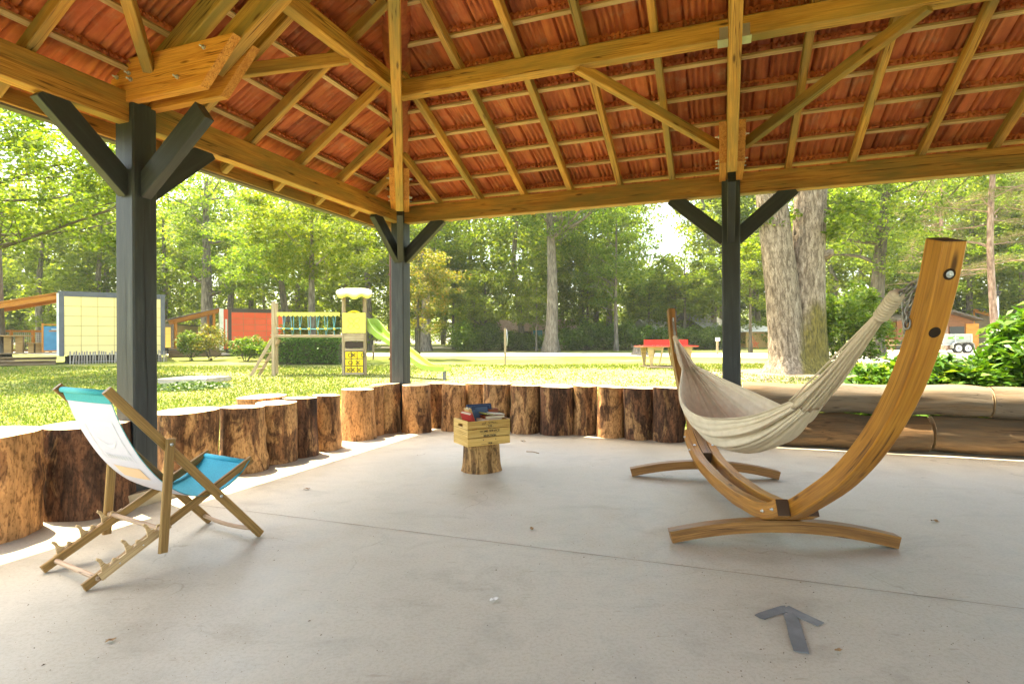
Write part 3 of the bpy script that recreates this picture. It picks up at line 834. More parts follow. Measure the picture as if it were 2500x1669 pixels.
# ---------------------------------------------------------------- deck chair
M_oak = wood("oiled_beech", (.24, .13, .04), (.36, .21, .07), rough=.5, knots=False, fine=1.4)
M_beech = wood("pale_plywood", (.46, .29, .13), (.60, .42, .22), rough=.5, knots=False, fine=1.4)
M_dowel = wood("raw_dowel", (.40, .26, .16), (.52, .36, .24), rough=.6, knots=False)
CO = FLOOR(217, 1448); CA = nrm(FLOOR(637, 1307) - CO); CN = np.array([-CA[1], CA[0], 0])   # CN points to the far (left) side
dc = thing("deck_chair", "wooden sling deck chair with turquoise seat and white back, seen from behind", "deck chair", CO)
def ch(a, z, s): return CO + CA * a + CN * s + Z * z            # s: 0 near side, .552 far side
WD = .552
for s in (.045, WD - .045):
    MB().bar(ch(-.005, .02, s), ch(.94, .50, s), .024, .046, ch=.005).build("seat_rail", M_oak, dc)
for s in (.0, WD):
    MB().bar(ch(.082, 1.012, s), ch(.972, .012, s), .024, .050, ch=.006).build("back_rail", M_oak, dc)
for s in (-.032, WD + .032):
    p = MB().bar(ch(.386, .72, s), ch(.342, .10, s), .024, .048, ch=.005).build("prop_leg", M_oak, dc)
    bb = MB(); c = ch(.384, .69, s); sg = -1 if s < 0 else 1
    bb.tube([c + CN * sg * .010, c + CN * sg * .017], .009, 10); bb.build("bolt", M_steel, p)
bb = MB()
for s, sg in ((0, -1), (WD, 1)):
    c = ch(.695, .325, s); bb.tube([c + CN * sg * .010, c + CN * sg * .017], .009, 10)
bb.build("pivot_bolt", M_steel, dc)
# hook racks on the rear ends of the seat rails
sd = nrm((.945, 0, .48)); ux = CA * sd[0] + Z * sd[2]; uy = -CA * sd[2] + Z * sd[0]
def hook(x0):
    return [(x0, .018), (x0 + .012, .046), (x0 + .016, .072), (x0 + .010, .093), (x0 + .020, .101), (x0 + .030, .085), (x0 + .031, .060), (x0 + .038, .040),
            (x0 + .050, .030), (x0 + .062, .034), (x0 + .070, .046), (x0 + .080, .044), (x0 + .086, .030), (x0 + .095, .024)]
for s in (.045 - .019, WD - .045 + .019):
    pts = [(.075, -.022)]
    for x0 in (.085, .215, .335): pts += hook(x0)
    pts += [(.46, .022), (.46, -.022)]
    pb = MB()
    # the outline is cut into convex strips so that it fills cleanly
    for x0 in (.085, .215, .335):
        h = hook(x0)
        for q in ([h[0], h[1], h[7], h[8]], [h[1], h[2], h[6], h[7]], [h[2], h[3], h[5], h[6]], [h[3], h[4], h[5]]):
            pb.prism(q, ch(0, .02, s), ux, uy, CN, -.0055, .0055)
        for q in ([h[9], h[10], h[11], h[12]], [h[8], h[9], h[12], h[13]]):
            pb.prism(q, ch(0, .02, s), ux, uy, CN, -.0055, .0055)
    pb.prism([(.07, -.020), (.46, -.020), (.46, .0235), (.07, .0235)], ch(0, .02, s), ux, uy, CN, -.006, .006)
    hk = pb.build("hook_rack", M_beech, dc)
    for xx in (.17, .30):
        c = ch(0, .02, s) + ux * xx + uy * .0; MB().tube([c - CN * .008, c + CN * .008], .004, 8).build("screw", M_steel, hk)
def dowel(a, z, s0, s1, r=.0135, sag=0.0):
    P = [ch(a, z - sag * math.sin(math.pi * i / 8), s0 + (s1 - s0) * i / 8) for i in range(9)]
    MB().tube(P, r, 12).build("dowel", M_dowel, dc)
dowel(.055, .050, .03, WD - .03); dowel(.352, .222, -.035, WD + .035)
dowel(.925, .062, .0, WD, .013, .018); dowel(.10, .992, .0, WD, .012); dowel(.905, .482, .04, WD - .04, .012)
M_turq = plain("turquoise_canvas", (.025, .36, .50), rough=.75, bump=.12, scale=120, bd=.001)
M_white = plain("white_canvas", (.53, .515, .60), var=.03, rough=.8, bump=.10, scale=120, bd=.001)
M_teal = plain("teal_hem", (.02, .30, .33), rough=.75, bump=.12, scale=120, bd=.001)
# sling: a hanging curve between the two dowels; white underneath, turquoise on top
cp = [(.092, 1.004), (.105, .975), (.155, .83), (.215, .70), (.29, .575), (.38, .465), (.48, .385), (.58, .343), (.68, .338), (.78, .372), (.86, .43), (.905, .484), (.918, .494)]
def spline(P, n):
    P = np.array(P, float); out = []
    for i in range(len(P) - 1):
        p0, p1, p2, p3 = P[max(i - 1, 0)], P[i], P[i + 1], P[min(i + 2, len(P) - 1)]
        for k_ in range(n):
            t = k_ / n
            out.append(.5 * ((2 * p1) + (-p0 + p2) * t + (2 * p0 - 5 * p1 + 4 * p2 - p3) * t * t + (-p0 + 3 * p1 - 3 * p2 + p3) * t ** 3))
    out.append(P[-1]); return np.array(out)
SL = spline(cp, 6)
def sling(off, i0, i1, s0, s1, mat, name, parent, ns=12):
    V = []; F = []; k_ = 0
    for i in range(i0, i1 + 1):
        a = SL[min(i + 1, len(SL) - 1)] - SL[max(i - 1, 0)]; a = a / np.linalg.norm(a); nn = np.array([-a[1], a[0]])
        if nn[1] < 0: nn = -nn
        for j in range(ns + 1):
            s = s0 + (s1 - s0) * j / ns
            belly = -.010 * math.sin(math.pi * (s - .04) / (WD - .08)) * math.sin(math.pi * i / len(SL))
            P = SL[i] + nn * (off + belly)
            V.append(ch(P[0], P[1], s))
        if i > i0:
            for j in range(ns):
                q = (i - i0 - 1) * (ns + 1) + j
                F.append((q, q + 1, q + ns + 2, q + ns + 1))
    return MB().add(V, F, smooth=True).build(name, mat, parent)
n_ = len(SL) - 1
MB().tube([ch(.099, .994, .022), ch(.099, .994, WD - .022)], .0165, 14).build('top_hem', M_teal, dc)
MB().tube([ch(.908, .484, .05), ch(.908, .484, WD - .05)], .0165, 14).build('front_hem', M_turq, dc)
sg_ = sling(0.0, 5, n_, .03, WD - .03, M_white, "sling_back", dc)
sling(.0035, 5, n_, .028, WD - .028, M_turq, "sling_face", dc)
sling(-.003, 0, 8, .026, WD - .026, M_teal, "top_hem", dc); sling(.003, 0, 8, .026, WD - .026, M_teal, "top_hem", dc)
for (s0, s1) in ((.024, .034), (WD - .034, WD - .024)): sling(.0015, 8, n_, s0, s1, M_teal, "side_hem", dc, 1)
# the print seen faintly through the white cloth
M_ghost = plain("faint_white_print", (.62, .63, .66), var=.02, rough=.8, bump=0)
M_peach = plain("faint_peach_print", (.66, .46, .30), var=.02, rough=.8, bump=0)
M_ghost2 = plain("faint_grey_print", (.60, .61, .65), var=.02, rough=.8, bump=0)
sling(-.0022, 12, 13, .10, .42, M_ghost, "print_line", sg_, 4)
for s in (.10, .42): sling(-.0022, 12, 23, s, s + .007, M_ghost, "print_line", sg_, 1)
sling(-.0022, 25, 29, .12, .40, M_peach, "print_block", sg_, 6)
def on_sling(i, s, off=-.0024):
    j = min(int(i), n_ - 1); f = i - j
    p = SL[j] * (1 - f) + SL[j + 1] * f; a = nrm(SL[j + 1] - SL[j]); nn = np.array([-a[1], a[0]]); nn = nn if nn[1] > 0 else -nn
    belly = -.010 * math.sin(math.pi * (s - .04) / (WD - .08)) * math.sin(math.pi * i / len(SL))
    p = p + nn * (off + belly); return ch(p[0], p[1], s)
V = []; F = []
for i in range(17):                                               # crescent
    t = i / 16; s = .16 + .2 * t; y0 = 16.4 + 2.4 * math.sin(math.pi * t * .9 + .3); w = .9 * math.sin(math.pi * t) + .05
    V += [on_sling(y0 - w * .5, s), on_sling(y0 + w * .5, s)]
    if i: F.append((2 * i - 2, 2 * i, 2 * i + 1, 2 * i - 1))
MB().add(V, F).build("print_crescent", M_ghost, sg_)
for k_ in range(9):
    s = .135 + k_ * .029
    q = MB(); V = [on_sling(21.2, s), on_sling(21.2, s + .018), on_sling(22.5, s + .018), on_sling(22.5, s)]
    q.add(V, [(0, 1, 2, 3)]); q.build("print_mark", M_ghost2, sg_)

# ---------------------------------------------------------------- hammock stand and hammock
def lam_mat(name, dark, light, green=None, gamt=0):
    m = wood(name, dark, light, green, gamt, rough=.42)
    nt = m.node_tree; bs = nt.nodes["Principled BSDF"]; src = bs.inputs["Base Color"].links[0].from_socket
    at = nt.nodes.new("ShaderNodeAttribute"); at.attribute_name = "lam"
    vo = _n(nt, "ShaderNodeTexWhiteNoise", noise_dimensions='1D'); fl = _n(nt, "ShaderNodeMath", operation='FLOOR'); mu = _n(nt, "ShaderNodeMath", operation='MULTIPLY'); mu.inputs[1].default_value = 48.0
    nt.links.new(at.outputs["Fac"], mu.inputs[0]); nt.links.new(mu.outputs[0], fl.inputs[0]); nt.links.new(fl.outputs[0], vo.inputs["W"])
    c = _mix(nt, .8, src, _ramp(nt, vo.outputs["Value"], [(0, (.42, .36, .30)), (.5, (.85, .8, .72)), (1, (1.0, 1.0, 1.0))]), 'MULTIPLY')
    nt.links.new(c, bs.inputs["Base Color"]); return m
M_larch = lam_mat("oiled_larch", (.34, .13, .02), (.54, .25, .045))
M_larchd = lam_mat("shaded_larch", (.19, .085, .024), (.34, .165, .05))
M_endgrain = plain("dark_end_grain", (.05, .025, .012), rough=.7, bump=.2)
HM = np.array([1.651, 3.485, 0]); HD = nrm((.059, .998, 0)); HN = np.array([HD[1], -HD[0], 0])
SC = .80
prof = [(-.02, .135), (.25, .138), (.45, .155), (.70, .182), (.95, .255), (1.25, .415), (1.55, .60), (1.80, .81), (1.98, 1.02), (2.10, 1.22), (2.19, 1.43), (2.245, 1.61)]
arcR = spline(prof, 6)
def arc(t):                                                       # signed distance index along the bow, negative towards the camera
    return arcR
full = np.concatenate([np.stack([-arcR[::-1][:, 0], arcR[::-1][:, 1]], 1)[:-1], arcR])
full = full[np.concatenate([[True], np.linalg.norm(np.diff(full, axis=0), axis=1) > .004])]
cum = np.concatenate([[0], np.cumsum(np.linalg.norm(np.diff(full, axis=0), axis=1))])
def bow(l):
    return np.array([np.interp(l, cum, full[:, 0]), np.interp(l, cum, full[:, 1])])
LT = cum[-1]
class LamMB(MB):
    def __init__(s, lam): super().__init__(); s.lam = lam
    def build(s, *a, **k):
        o = super().build(*a, **k); at = o.data.attributes.new("lam", 'FLOAT', 'POINT'); at.data.foreach_set("value", np.asarray(s.lam, np.float32) + 1.0); return o
hs = thing("hammock_stand", "curved larch hammock stand on two bowed feet", "hammock stand", HM)
def curved(l0, l1, off, w, h, n=30):
    V = []; Gr = []; F = []
    for i in range(n + 1):
        l = l0 + (l1 - l0) * i / n; p = bow(l); q = nrm(bow(min(l + .02, LT)) - bow(max(l - .02, 0))); nn = np.array([-q[1], q[0]])
        for (a, b_) in ((-1, -1), (-.86, -1), (.86, -1), (1, -1), (1, -.9), (1, .9), (1, 1), (.86, 1), (-.86, 1), (-1, 1), (-1, .9), (-1, -.9)):
            cw = .95 if abs(a) == 1 and abs(b_) == 1 else 1
            pp = p + nn * b_ * h / 2 * cw
            V.append(HM + HD * (pp[0] + SC) + Z * pp[1] + HN * (off + a * w / 2 * cw)); Gr.append((l, a * w / 2, b_ * h / 2))
        if i:
            for k_ in range(12): F.append(((i - 1) * 12 + k_, (i - 1) * 12 + (k_ + 1) % 12, i * 12 + (k_ + 1) % 12, i * 12 + k_))
    F += [tuple(range(11, -1, -1)), tuple(n * 12 + k_ for k_ in range(12))]
    return LamMB(np.array(Gr)[:, 2]).add(V, F, Gr)
mid = np.interp(0, full[:, 0], cum)
ln = np.interp(-1.02, full[:, 0], cum); lf = np.interp(1.16, full[:, 0], cum)
a_near = curved(0, np.interp(-.70, full[:, 0], cum), 0, .084, .100).build("bow_arm", M_larch, hs)
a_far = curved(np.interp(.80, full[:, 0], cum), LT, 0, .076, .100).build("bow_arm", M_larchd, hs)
for s in (-1, 1):
    c_ = curved(ln, lf, s * .080, .072, .098).build("side_rail", M_larch, hs)
    bl = MB()
    for l in (ln + .06, ln + .22, lf - .05, lf - .25):
        p = bow(l); c = HM + HD * (p[0] + SC) + Z * p[1] + HN * s * .116
        bl.tube([c, c + HN * s * .006], .010, 10); bl.tube([c, c + HN * s * .016], .005, 8)
    for l in (lf - .25,):
        p = bow(l); q = nrm(bow(l + .02) - bow(l - .02)); nn = np.array([-q[1], q[0]]); c = HM + HD * (p[0] + SC + nn[0] * .049) + Z * (p[1] + nn[1] * .049) + HN * s * .080
        bl.tube([c, c + HD * nn[0] * .006 + Z * nn[1] * .006], .011, 10)
    bl.build("bolt", M_steel, c_)
    e = MB(); p = bow(ln); q = nrm(bow(ln + .02) - bow(ln)); nn = np.array([-q[1], q[0]])
    o = HM + HD * (p[0] + SC) + Z * p[1] + HN * s * .080; X = HN; Y = HD * nn[0] + Z * nn[1]; T = HD * q[0] + Z * q[1]
    e.prism([(-.0345, -.047), (.0345, -.047), (.0345, .047), (-.0345, .047)], o, X, Y, T, -.003, -.0005); e.build("end_grain", M_endgrain, c_)
for (ar, l, d, hh) in ((a_near, 0, -1, .106), (a_far, np.interp(.80, full[:, 0], cum), -1, .10), (a_far, LT, 1, .1)):
    p = bow(l); q = nrm(bow(min(l + .02, LT)) - bow(max(l - .02, 0))); nn = np.array([-q[1], q[0]])
    o = HM + HD * (p[0] + SC) + Z * p[1]
    MB().prism([(-.036, -hh / 2), (.036, -hh / 2), (.036, hh / 2), (-.036, hh / 2)], o, HN, HD * nn[0] + Z * nn[1], HD * q[0] + Z * q[1], *((-.003, -.0005) if d < 0 else (.0005, .003))).build("end_grain", M_endgrain, ar)
# countersunk bolt holes on the outer face of the near arm
M_hole = plain("dark_bolt_hole", (.02, .010, .005), rough=.9, bump=0)
for k_, l in enumerate((.115, .33)):
    p = bow(l); q = nrm(bow(l + .02) - bow(max(l - .02, 0))); nn = np.array([-q[1], q[0]])   # nn points to the inside of the bow
    out = -(HD * nn[0] + Z * nn[1]); c = HM + HD * (p[0] + SC) + Z * p[1] + out * .0502
    hb = MB(); hb.tube([c - out * .002, c + out * .0012], .021, 20, smooth=False); ho = hb.build("bolt_hole", M_hole, a_near)
    if k_ == 0:
        nb = MB(); nb.tube([c + out * .001, c + out * .003], .0125, 20, smooth=False); nb.tube([c, c + out * .009], .0095, 6, smooth=False); nb.tube([c, c + out * .013], .006, 8); nb.build("nut", M_steel, ho)
for (m0, wd) in ((0.0, 1.34), (1.72, 1.31)):
    fd = nrm(FLOOR(2189, 1335) - FLOOR(1636, 1321)) if m0 == 0 else nrm(FLOOR(1900, 1169) - FLOOR(1541, 1161))
    c0 = HM + HD * m0; fn = np.array([fd[1], -fd[0], 0]); V = []; Gr = []; F = []; n = 24; hh = .072; w = .078
    for i in range(n + 1):
        x = -wd / 2 + wd * i / n; z = .083 * (1 - (2 * x / wd) ** 2) + hh / 2 + .001; sl_ = -.083 * 8 * x / wd ** 2; q = nrm((1, sl_)); nn = np.array([-q[1], q[0]])
        for (a, b_) in ((-1, -1), (1, -1), (1, 1), (-1, 1)):
            V.append(c0 + fd * (x + nn[0] * b_ * hh / 2) + Z * (z + nn[1] * b_ * hh / 2) + fn * a * w / 2); Gr.append((x, a * w / 2, b_ * hh / 2))
        if i:
            for k_ in range(4): F.append(((i - 1) * 4 + k_, (i - 1) * 4 + (k_ + 1) % 4, i * 4 + (k_ + 1) % 4, i * 4 + k_))
    F += [(3, 2, 1, 0), tuple(n * 4 + k_ for k_ in range(4))]
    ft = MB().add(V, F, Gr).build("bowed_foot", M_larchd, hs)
    if m0 == 0:
        bl = MB()
        for x in (-.06, .06):
            c = c0 + fd * x + Z * .083; bl.tube([c + Z * .005, c - Z * .014], .006, 8); bl.tube([c, c - Z * .006], .011, 6, smooth=False)
        bl.build("bolt", M_steel, ft)

# hammock: chains, ring cords and cloth (hangs from the stand)
M_cloth = mottle("ecru_hammock_cloth", [(.3, (.56, .47, .355)), (.7, (.66, .57, .445))], 3, (4, 4, 4), rough=.9, bump=.15, bscale=220, bd=.001)
M_cord = mottle("ecru_cord", [(.3, (.46, .375, .27)), (.7, (.58, .48, .36))], 30, rough=.9, bump=.3)
hk = thing("hammock", "ecru cotton hammock slung by chains from the curved stand", "hammock", HM + HD * .8)
def HP(s, n_, z): return HM + HD * s + HN * n_ + Z * z
pn = bow(.115); pf = bow(LT - .12)
near_eye = HP(pn[0] + SC + .07, 0, pn[1] + .0); far_eye = HP(pf[0] + SC - .07, 0, pf[1])
near_ring = HP(-1.17, -.01, 1.43); far_ring = HP(2.80, -.01, 1.29)
M_chain = plain('dull_chain_steel', (.24, .23, .21), rough=.45, metal=.7, bump=0)
def chain(P, link_l=.042, r=.0042, name="chain"):
    P = [np.asarray(p, float) for p in P]; cb = MB(); k_ = 0
    for a, b_ in zip(P[:-1], P[1:]):
        L = np.linalg.norm(b_ - a); n = max(1, round(L / (link_l * .72))); d = (b_ - a) / L
        for i in range(n):
            c = a + d * L * (i + .5) / n; u = nrm(np.cross(d, (0.3, .2, .9))); w = np.cross(d, u)
            if k_ % 2: u = w
            k_ += 1
            pts = [c + d * (math.cos(t) * link_l * .5) + u * (math.sin(t) * link_l * .27) for t in [2 * math.pi * j / 12 for j in range(13)]]
            cb.tube(pts, r, 6, cap=False)
    return cb.build(name, M_chain, hk)
chain([near_eye, near_ring], name="chain"); chain([near_eye - Z * .02, near_eye + HD * .09 - Z * .10 - HN * .03, near_eye + HD * .065 - Z * .25 - HN * .035]); chain([near_eye + HD * .02, near_eye + HD * .045 - Z * .12 + HN * .01 - HN * .05, near_eye + HD * .035 - Z * .2 - HN * .055])
chain([far_eye, far_ring]); chain([far_ring + Z * .06, far_ring - Z * .1 - HD * .01, far_ring - Z * .17 - HD * .01])
eb = MB()
for e, d in ((near_eye, 1), (far_eye, -1)): eb.tube([e - HD * d * .05, e + HD * d * .012], .006, 8); eb.ring(e + HD * d * .012, HN, .02, .0045, 16)
eb.build("eye_bolt", M_steel, hk)
# cloth centre line and cross sections
S0, S1_ = -.42, 2.18                                                # where the cloth proper starts and ends
ctrl = [(-1.17, 1.43), (-.98, 1.26), (-.72, 1.07), (-.42, .875), (0.0, .63), (.45, .475), (.85, .445), (1.25, .52), (1.65, .68), (1.98, .855), (2.18, .955), (2.45, 1.09), (2.80, 1.29)]
CLn = spline(ctrl, 8)
def cl(s): return np.interp(s, CLn[:, 0], CLn[:, 1])
NS, NA = 110, 150
rg = np.random.default_rng(3); V = []; Gr = []
ph = rg.uniform(0, 6.28, 12)
for i in range(NS + 1):
    s = S0 + (S1_ - S0) * i / NS; f = i / NS
    spread = math.sin(math.pi * (f * .94 + .03)) ** 1.15
    hw = .050 + .27 * spread; dep = .03 + .36 * spread
    for j in range(NA + 1):
        a = (j / NA - .5) * 2                                         # -1 near edge … 1 far edge
        fold = (1 - .72 * spread)
        amp = .0035 + .019 * fold
        rip = amp * (math.sin(a * 17 + ph[0] + 1.1 * math.sin(f * 5 + a * 2)) + .7 * math.sin(a * 31 + ph[1] + 2 * f) + .45 * math.sin(a * 53 + ph[2] - 3 * f))
        rip *= (.55 + .45 * math.sin(f * 3.1 + 4 * a + ph[3]))
        x = hw * math.sin(a * 1.62) * (1.0 if abs(a) < .999 else 1)
        zz = dep * (1 - math.cos(a * 1.45)) / (1 - math.cos(1.45)) * .92
        zz -= .05 * spread * (abs(a) ** 6)
        nx = math.sin(a * 1.5); nz = -math.cos(a * 1.5)
        skew = .05 * spread
        V.append(HP(s + .05 * (abs(a) ** 2) * (1 if f < .5 else -1) * (1 - spread), x + nx * rip - .02, cl(s) + zz + nz * rip + skew * a * .6))
        Gr.append((s, a * .6, rip))
F = [(i * (NA + 1) + j, i * (NA + 1) + j + 1, (i + 1) * (NA + 1) + j + 1, (i + 1) * (NA + 1) + j) for i in range(NS) for j in range(NA)]
Vw = np.array(V)
co = MB().add(Vw, F, Gr, True, jit=False).build("hammock_cloth", M_cloth, hk)
so_ = co.modifiers.new("solid", 'SOLIDIFY'); so_.thickness = .004
# gathered end cords run from the cloth edges to the rings
for (row, ring, name, mids) in ((0, near_ring, 0, .5), (NS, far_ring, 1, .5)):
    cb = MB(); cnt = 46
    for k_ in range(cnt):
        j = int(k_ / (cnt - 1) * NA); p = Vw[row * (NA + 1) + j]
        q = ring + HN * (k_ / cnt - .5) * .018 + Z * rg.uniform(-.008, .008)
        tw = rg.uniform(-.012, .012, 3)
        m1 = p * .66 + q * .34 + tw - Z * .015; m2 = p * .28 + q * .72 + tw * .5 - Z * .006
        cb.tube(spline([p, m1, m2, q], 4), [.005, .0065, .008][k_ % 3], 6)
    cb.build("end_cord", M_cord, hk)
    w = MB(); d = nrm(Vw[row * (NA + 1) + NA // 2] - ring)
    for i in range(9):
        w.ring(ring + d * (.0 + i * .016), d, .025 if name == 0 else .019, .0075, 14, 6)
    w.tube([ring - d * .02, ring + d * .15], .024 if name == 0 else .02, 10)
    w.build("whipping", M_cord, hk)

# ---------------------------------------------------------------- tape arrow and litter on the floor
M_tape = mottle("grey_tape", [(.3, (.10, .105, .11)), (.55, (.155, .165, .17)), (.75, (.25, .25, .25))], 7, (1, 1, 1), 8, rough=.55, bump=.4, bd=.002)
ta = thing("floor_arrow", "grey tape arrow stuck on the concrete floor, pointing to the hammock", "arrow", FLOOR(1900, 1540))
def strip(pts, h):
    P = [FLOOR(*p) for p in pts]; n = len(P)
    V = [p + Z * .003 for p in P] + [p + Z * h for p in P]
    return MB().add(V, [tuple(range(n, 2 * n))] + [(i, (i + 1) % n, n + (i + 1) % n, n + i) for i in range(n)]).build("tape_strip", M_tape, ta)
strip([(1842, 1502), (1852, 1497), (1880, 1488), (1905, 1480), (1917, 1479), (1921, 1496), (1898, 1501), (1872, 1511), (1868, 1513), (1856, 1510)], .0046)
strip([(1926, 1480), (1960, 1497), (2012, 1521), (1996, 1529), (1968, 1517), (1938, 1503), (1920, 1496), (1912, 1486)], .0052)
strip([(1913, 1500), (1936, 1497), (1950, 1513), (1962, 1548), (1976, 1597), (1950, 1593), (1938, 1590), (1932, 1573), (1925, 1548), (1919, 1520)], .0058)
M_dead = leaf("dead_leaf", [(0, (.16, .08, .03)), (.5, (.28, .16, .07)), (1, (.40, .30, .19))], trans=.1, rough=.8)
M_scrap = plain("crumpled_paper", (.62, .60, .55), rough=.9, bump=.4, scale=60)
def litter(name, px, py, size, mat, label, cat, seed):
    rg = np.random.default_rng(seed); c = FLOOR(px, py); n = 9; V = []; F = []
    ang = rg.uniform(0, 6.28)
    for i in range(n):
        for j in range(5):
            u_, v_ = i / (n - 1) - .5, (j / 4 - .5) * .55 * math.sin(math.pi * (i + .6) / (n + .2))
            z = .004 + size * (.35 * v_ * v_ * 4 * .5 + .12 * abs(math.sin(u_ * 5 + seed)) + .05 * rg.random())
            x, y = size * u_, size * v_
            V.append(c + np.array([x * math.cos(ang) - y * math.sin(ang), x * math.sin(ang) + y * math.cos(ang), z]))
            if i and j: F.append((len(V) - 7, len(V) - 6, len(V) - 1, len(V) - 2))
    b_ = MB().add(V, F).build(name, mat)
    m = b_.modifiers.new("solid", 'SOLIDIFY'); m.thickness = .0012
    return tag(b_, label, cat, "litter on the concrete")
litter("dead_leaf", 749, 1195, .055, M_dead, "curled pale brown leaf on the floor right of the deck chair", "leaf", 1)
litter("dead_leaf", 1298, 1292, .05, M_dead, "small brown leaf by the floor joint in front of the stump", "leaf", 2)
litter("paper_scrap", 1207, 1466, .05, M_scrap, "crumpled white paper scrap on the open floor", "paper scrap", 3)
litter("dead_leaf", 1277, 1078, .07, M_dead, "orange-brown leaf on the floor right of the crate", "leaf", 4)
litter("dead_leaf", 2283, 1274, .06, M_dead, "beige leaf on the floor right of the hammock foot", "leaf", 5)
litter("dead_leaf", 2047, 1590, .035, M_dead, "thin curled leaf to the right of the grey arrow", "leaf", 6)
litter("dead_leaf", 270, 1566, .04, M_dead, "yellowish leaf on the floor in the lower left", "leaf", 7)
tw = MB(); a_, b_ = FLOOR(1285, 1103), FLOOR(1316, 1107); tw.tube([a_ + Z * .006, (a_ + b_) / 2 + Z * .012 + B * .01, b_ + Z * .005], .004, 6)
tag(tw.build("twig", M_dead), "thin twig on the floor right of the stump", "twig", "litter on the concrete")
rg = np.random.default_rng(11); N = 1500; V = []; F = []                # crumbs of leaf and bark
for i in range(N):
    px, py = rg.uniform(0, 2500), rg.uniform(1040, 1669)
    c = FLOOR(px, py); q = c - CORNER
    if not (-.3 < q @ A < 13 and q @ B < .1) or math.sin(c[0] * 2.1 + 1.3 * math.sin(c[1] * 1.7)) + rg.normal() * .8 < -.1: continue
    sz = rg.uniform(.0012, .0042) * (1 + 1.2 * (rg.random() > .95)); an = rg.uniform(0, 6.28); e = rg.uniform(.25, .8)
    d = np.array([math.cos(an), math.sin(an), 0]) * sz; n2 = np.array([-math.sin(an), math.cos(an), 0]) * sz * e
    k_ = len(V); V += [c - d + Z * .001, c - n2 + Z * .003, c + d + Z * .002, c + n2 + Z * .003, c + Z * (.003 + sz * .4)]
    F += [(k_, k_ + 1, k_ + 4), (k_ + 1, k_ + 2, k_ + 4), (k_ + 2, k_ + 3, k_ + 4), (k_ + 3, k_, k_ + 4)]
M_crumb = leaf("bark_crumbs", [(0, (.03, .02, .012)), (.5, (.09, .055, .03)), (1, (.30, .22, .14))], trans=.0, rough=.9)
tag(np_mesh("leaf_litter", np.array(V), np.array(F), M_crumb), kind="stuff")

# ---------------------------------------------------------------- leaves and trees
def leaf_cards(C, n_per, spread, size, rg, flat=.6, aspect=.55, droop=.25):
    """n_per leaves round each clump centre in C; returns quads folded along their midrib"""
    C = np.asarray(C, float); K = len(C); N = K * n_per
    c = np.repeat(C, n_per, 0)
    sp = np.repeat(np.broadcast_to(np.asarray(spread, float), (K,)), n_per)
    g = rg.normal(size=(N, 3)); g /= np.linalg.norm(g, axis=1)[:, None]; g *= (rg.random(N) ** .45)[:, None]
    p = c + g * sp[:, None] * np.array([1, 1, flat])
    d = rg.normal(size=(N, 3)); d[:, 2] = d[:, 2] * .45 - droop; d /= np.linalg.norm(d, axis=1)[:, None]
    up = rg.normal(size=(N, 3)) * .55 + np.array([0, 0, 1.0])
    s = np.cross(d, up); s /= np.linalg.norm(s, axis=1)[:, None]; n = np.cross(s, d)
    L = (size * rg.uniform(.65, 1.3, N))[:, None]
    V = np.stack([p - d * L * .5, p + s * L * aspect * .5 + n * L * .10, p + d * L * .5, p - s * L * aspect * .5 + n * L * .10], 1).reshape(-1, 3)
    return V, np.arange(N * 4).reshape(-1, 4)
def branch(P0, P1, r0, r1, rg, mb, bend=.12, n=5, seg=6, sag=0.0):
    P0 = np.asarray(P0, float); P1 = np.asarray(P1, float); L = np.linalg.norm(P1 - P0)
    o = rg.normal(size=3) * bend * L * .5
    P = [P0 + (P1 - P0) * t + o * math.sin(math.pi * t) + np.array([0, 0, sag * L]) * math.sin(math.pi * t) for t in np.linspace(0, 1, n)]
    mb.tube(P, list(np.linspace(r0, r1, n)), seg, cap=False)
    return P
def crown_points(rg, n, cx, rx, rz, shell=2.4, low=1.0):
    d = rg.normal(size=(n, 3)); d /= np.linalg.norm(d, axis=1)[:, None]
    r = rg.random(n) ** (1 / shell)
    p = d * r[:, None] * np.array([rx, rx, rz]); p[:, 2] *= np.where(p[:, 2] < 0, low, 1)
    return p + np.asarray(cx)
M_bark_g = mottle("grey_oak_bark", [(.3, (.05, .042, .032)), (.5, (.125, .105, .08)), (.7, (.22, .195, .155))], 5.5, (.45, 2.2, 2.2), 8, rough=.9, bump=.9, bd=.02)
M_bark_d = mottle("dark_bark", [(.3, (.03, .026, .018)), (.5, (.075, .062, .042)), (.7, (.13, .11, .075))], 5, (.45, 2, 2), 8, rough=.9, bump=.8, bd=.02)
M_bark_p = mottle("reddish_pine_bark", [(.3, (.12, .07, .05)), (.5, (.27, .17, .125)), (.7, (.42, .30, .24))], 5, (.6, 2, 2), 8, rough=.9, bump=.8, bd=.02)
M_lf_oak = leaf("oak_leaf", [(0, (.05, .092, .011)), (.45, (.09, .155, .02)), (.8, (.135, .20, .027)), (1, (.19, .225, .035))], .62, hue=.012, tb=1.35)
M_lf_lime = leaf("lime_green_leaf", [(0, (.065, .11, .012)), (.5, (.115, .165, .02)), (1, (.19, .215, .03))], .6, hue=.01, tb=1.3)
M_lf_gold = leaf("yellowing_leaf", [(0, (.07, .10, .015)), (.5, (.14, .155, .025)), (.85, (.22, .19, .035)), (1, (.28, .17, .03))], .5, hue=.008)
M_lf_dark = leaf("dark_green_leaf", [(0, (.075, .115, .02)), (.5, (.13, .185, .034)), (1, (.185, .23, .046))], .66, hue=.01, tb=1.45)
M_lf_pine = leaf("pine_needles", [(0, (.05, .07, .018)), (.5, (.105, .12, .03)), (.85, (.17, .155, .045)), (1, (.24, .17, .06))], .3, hue=.008)
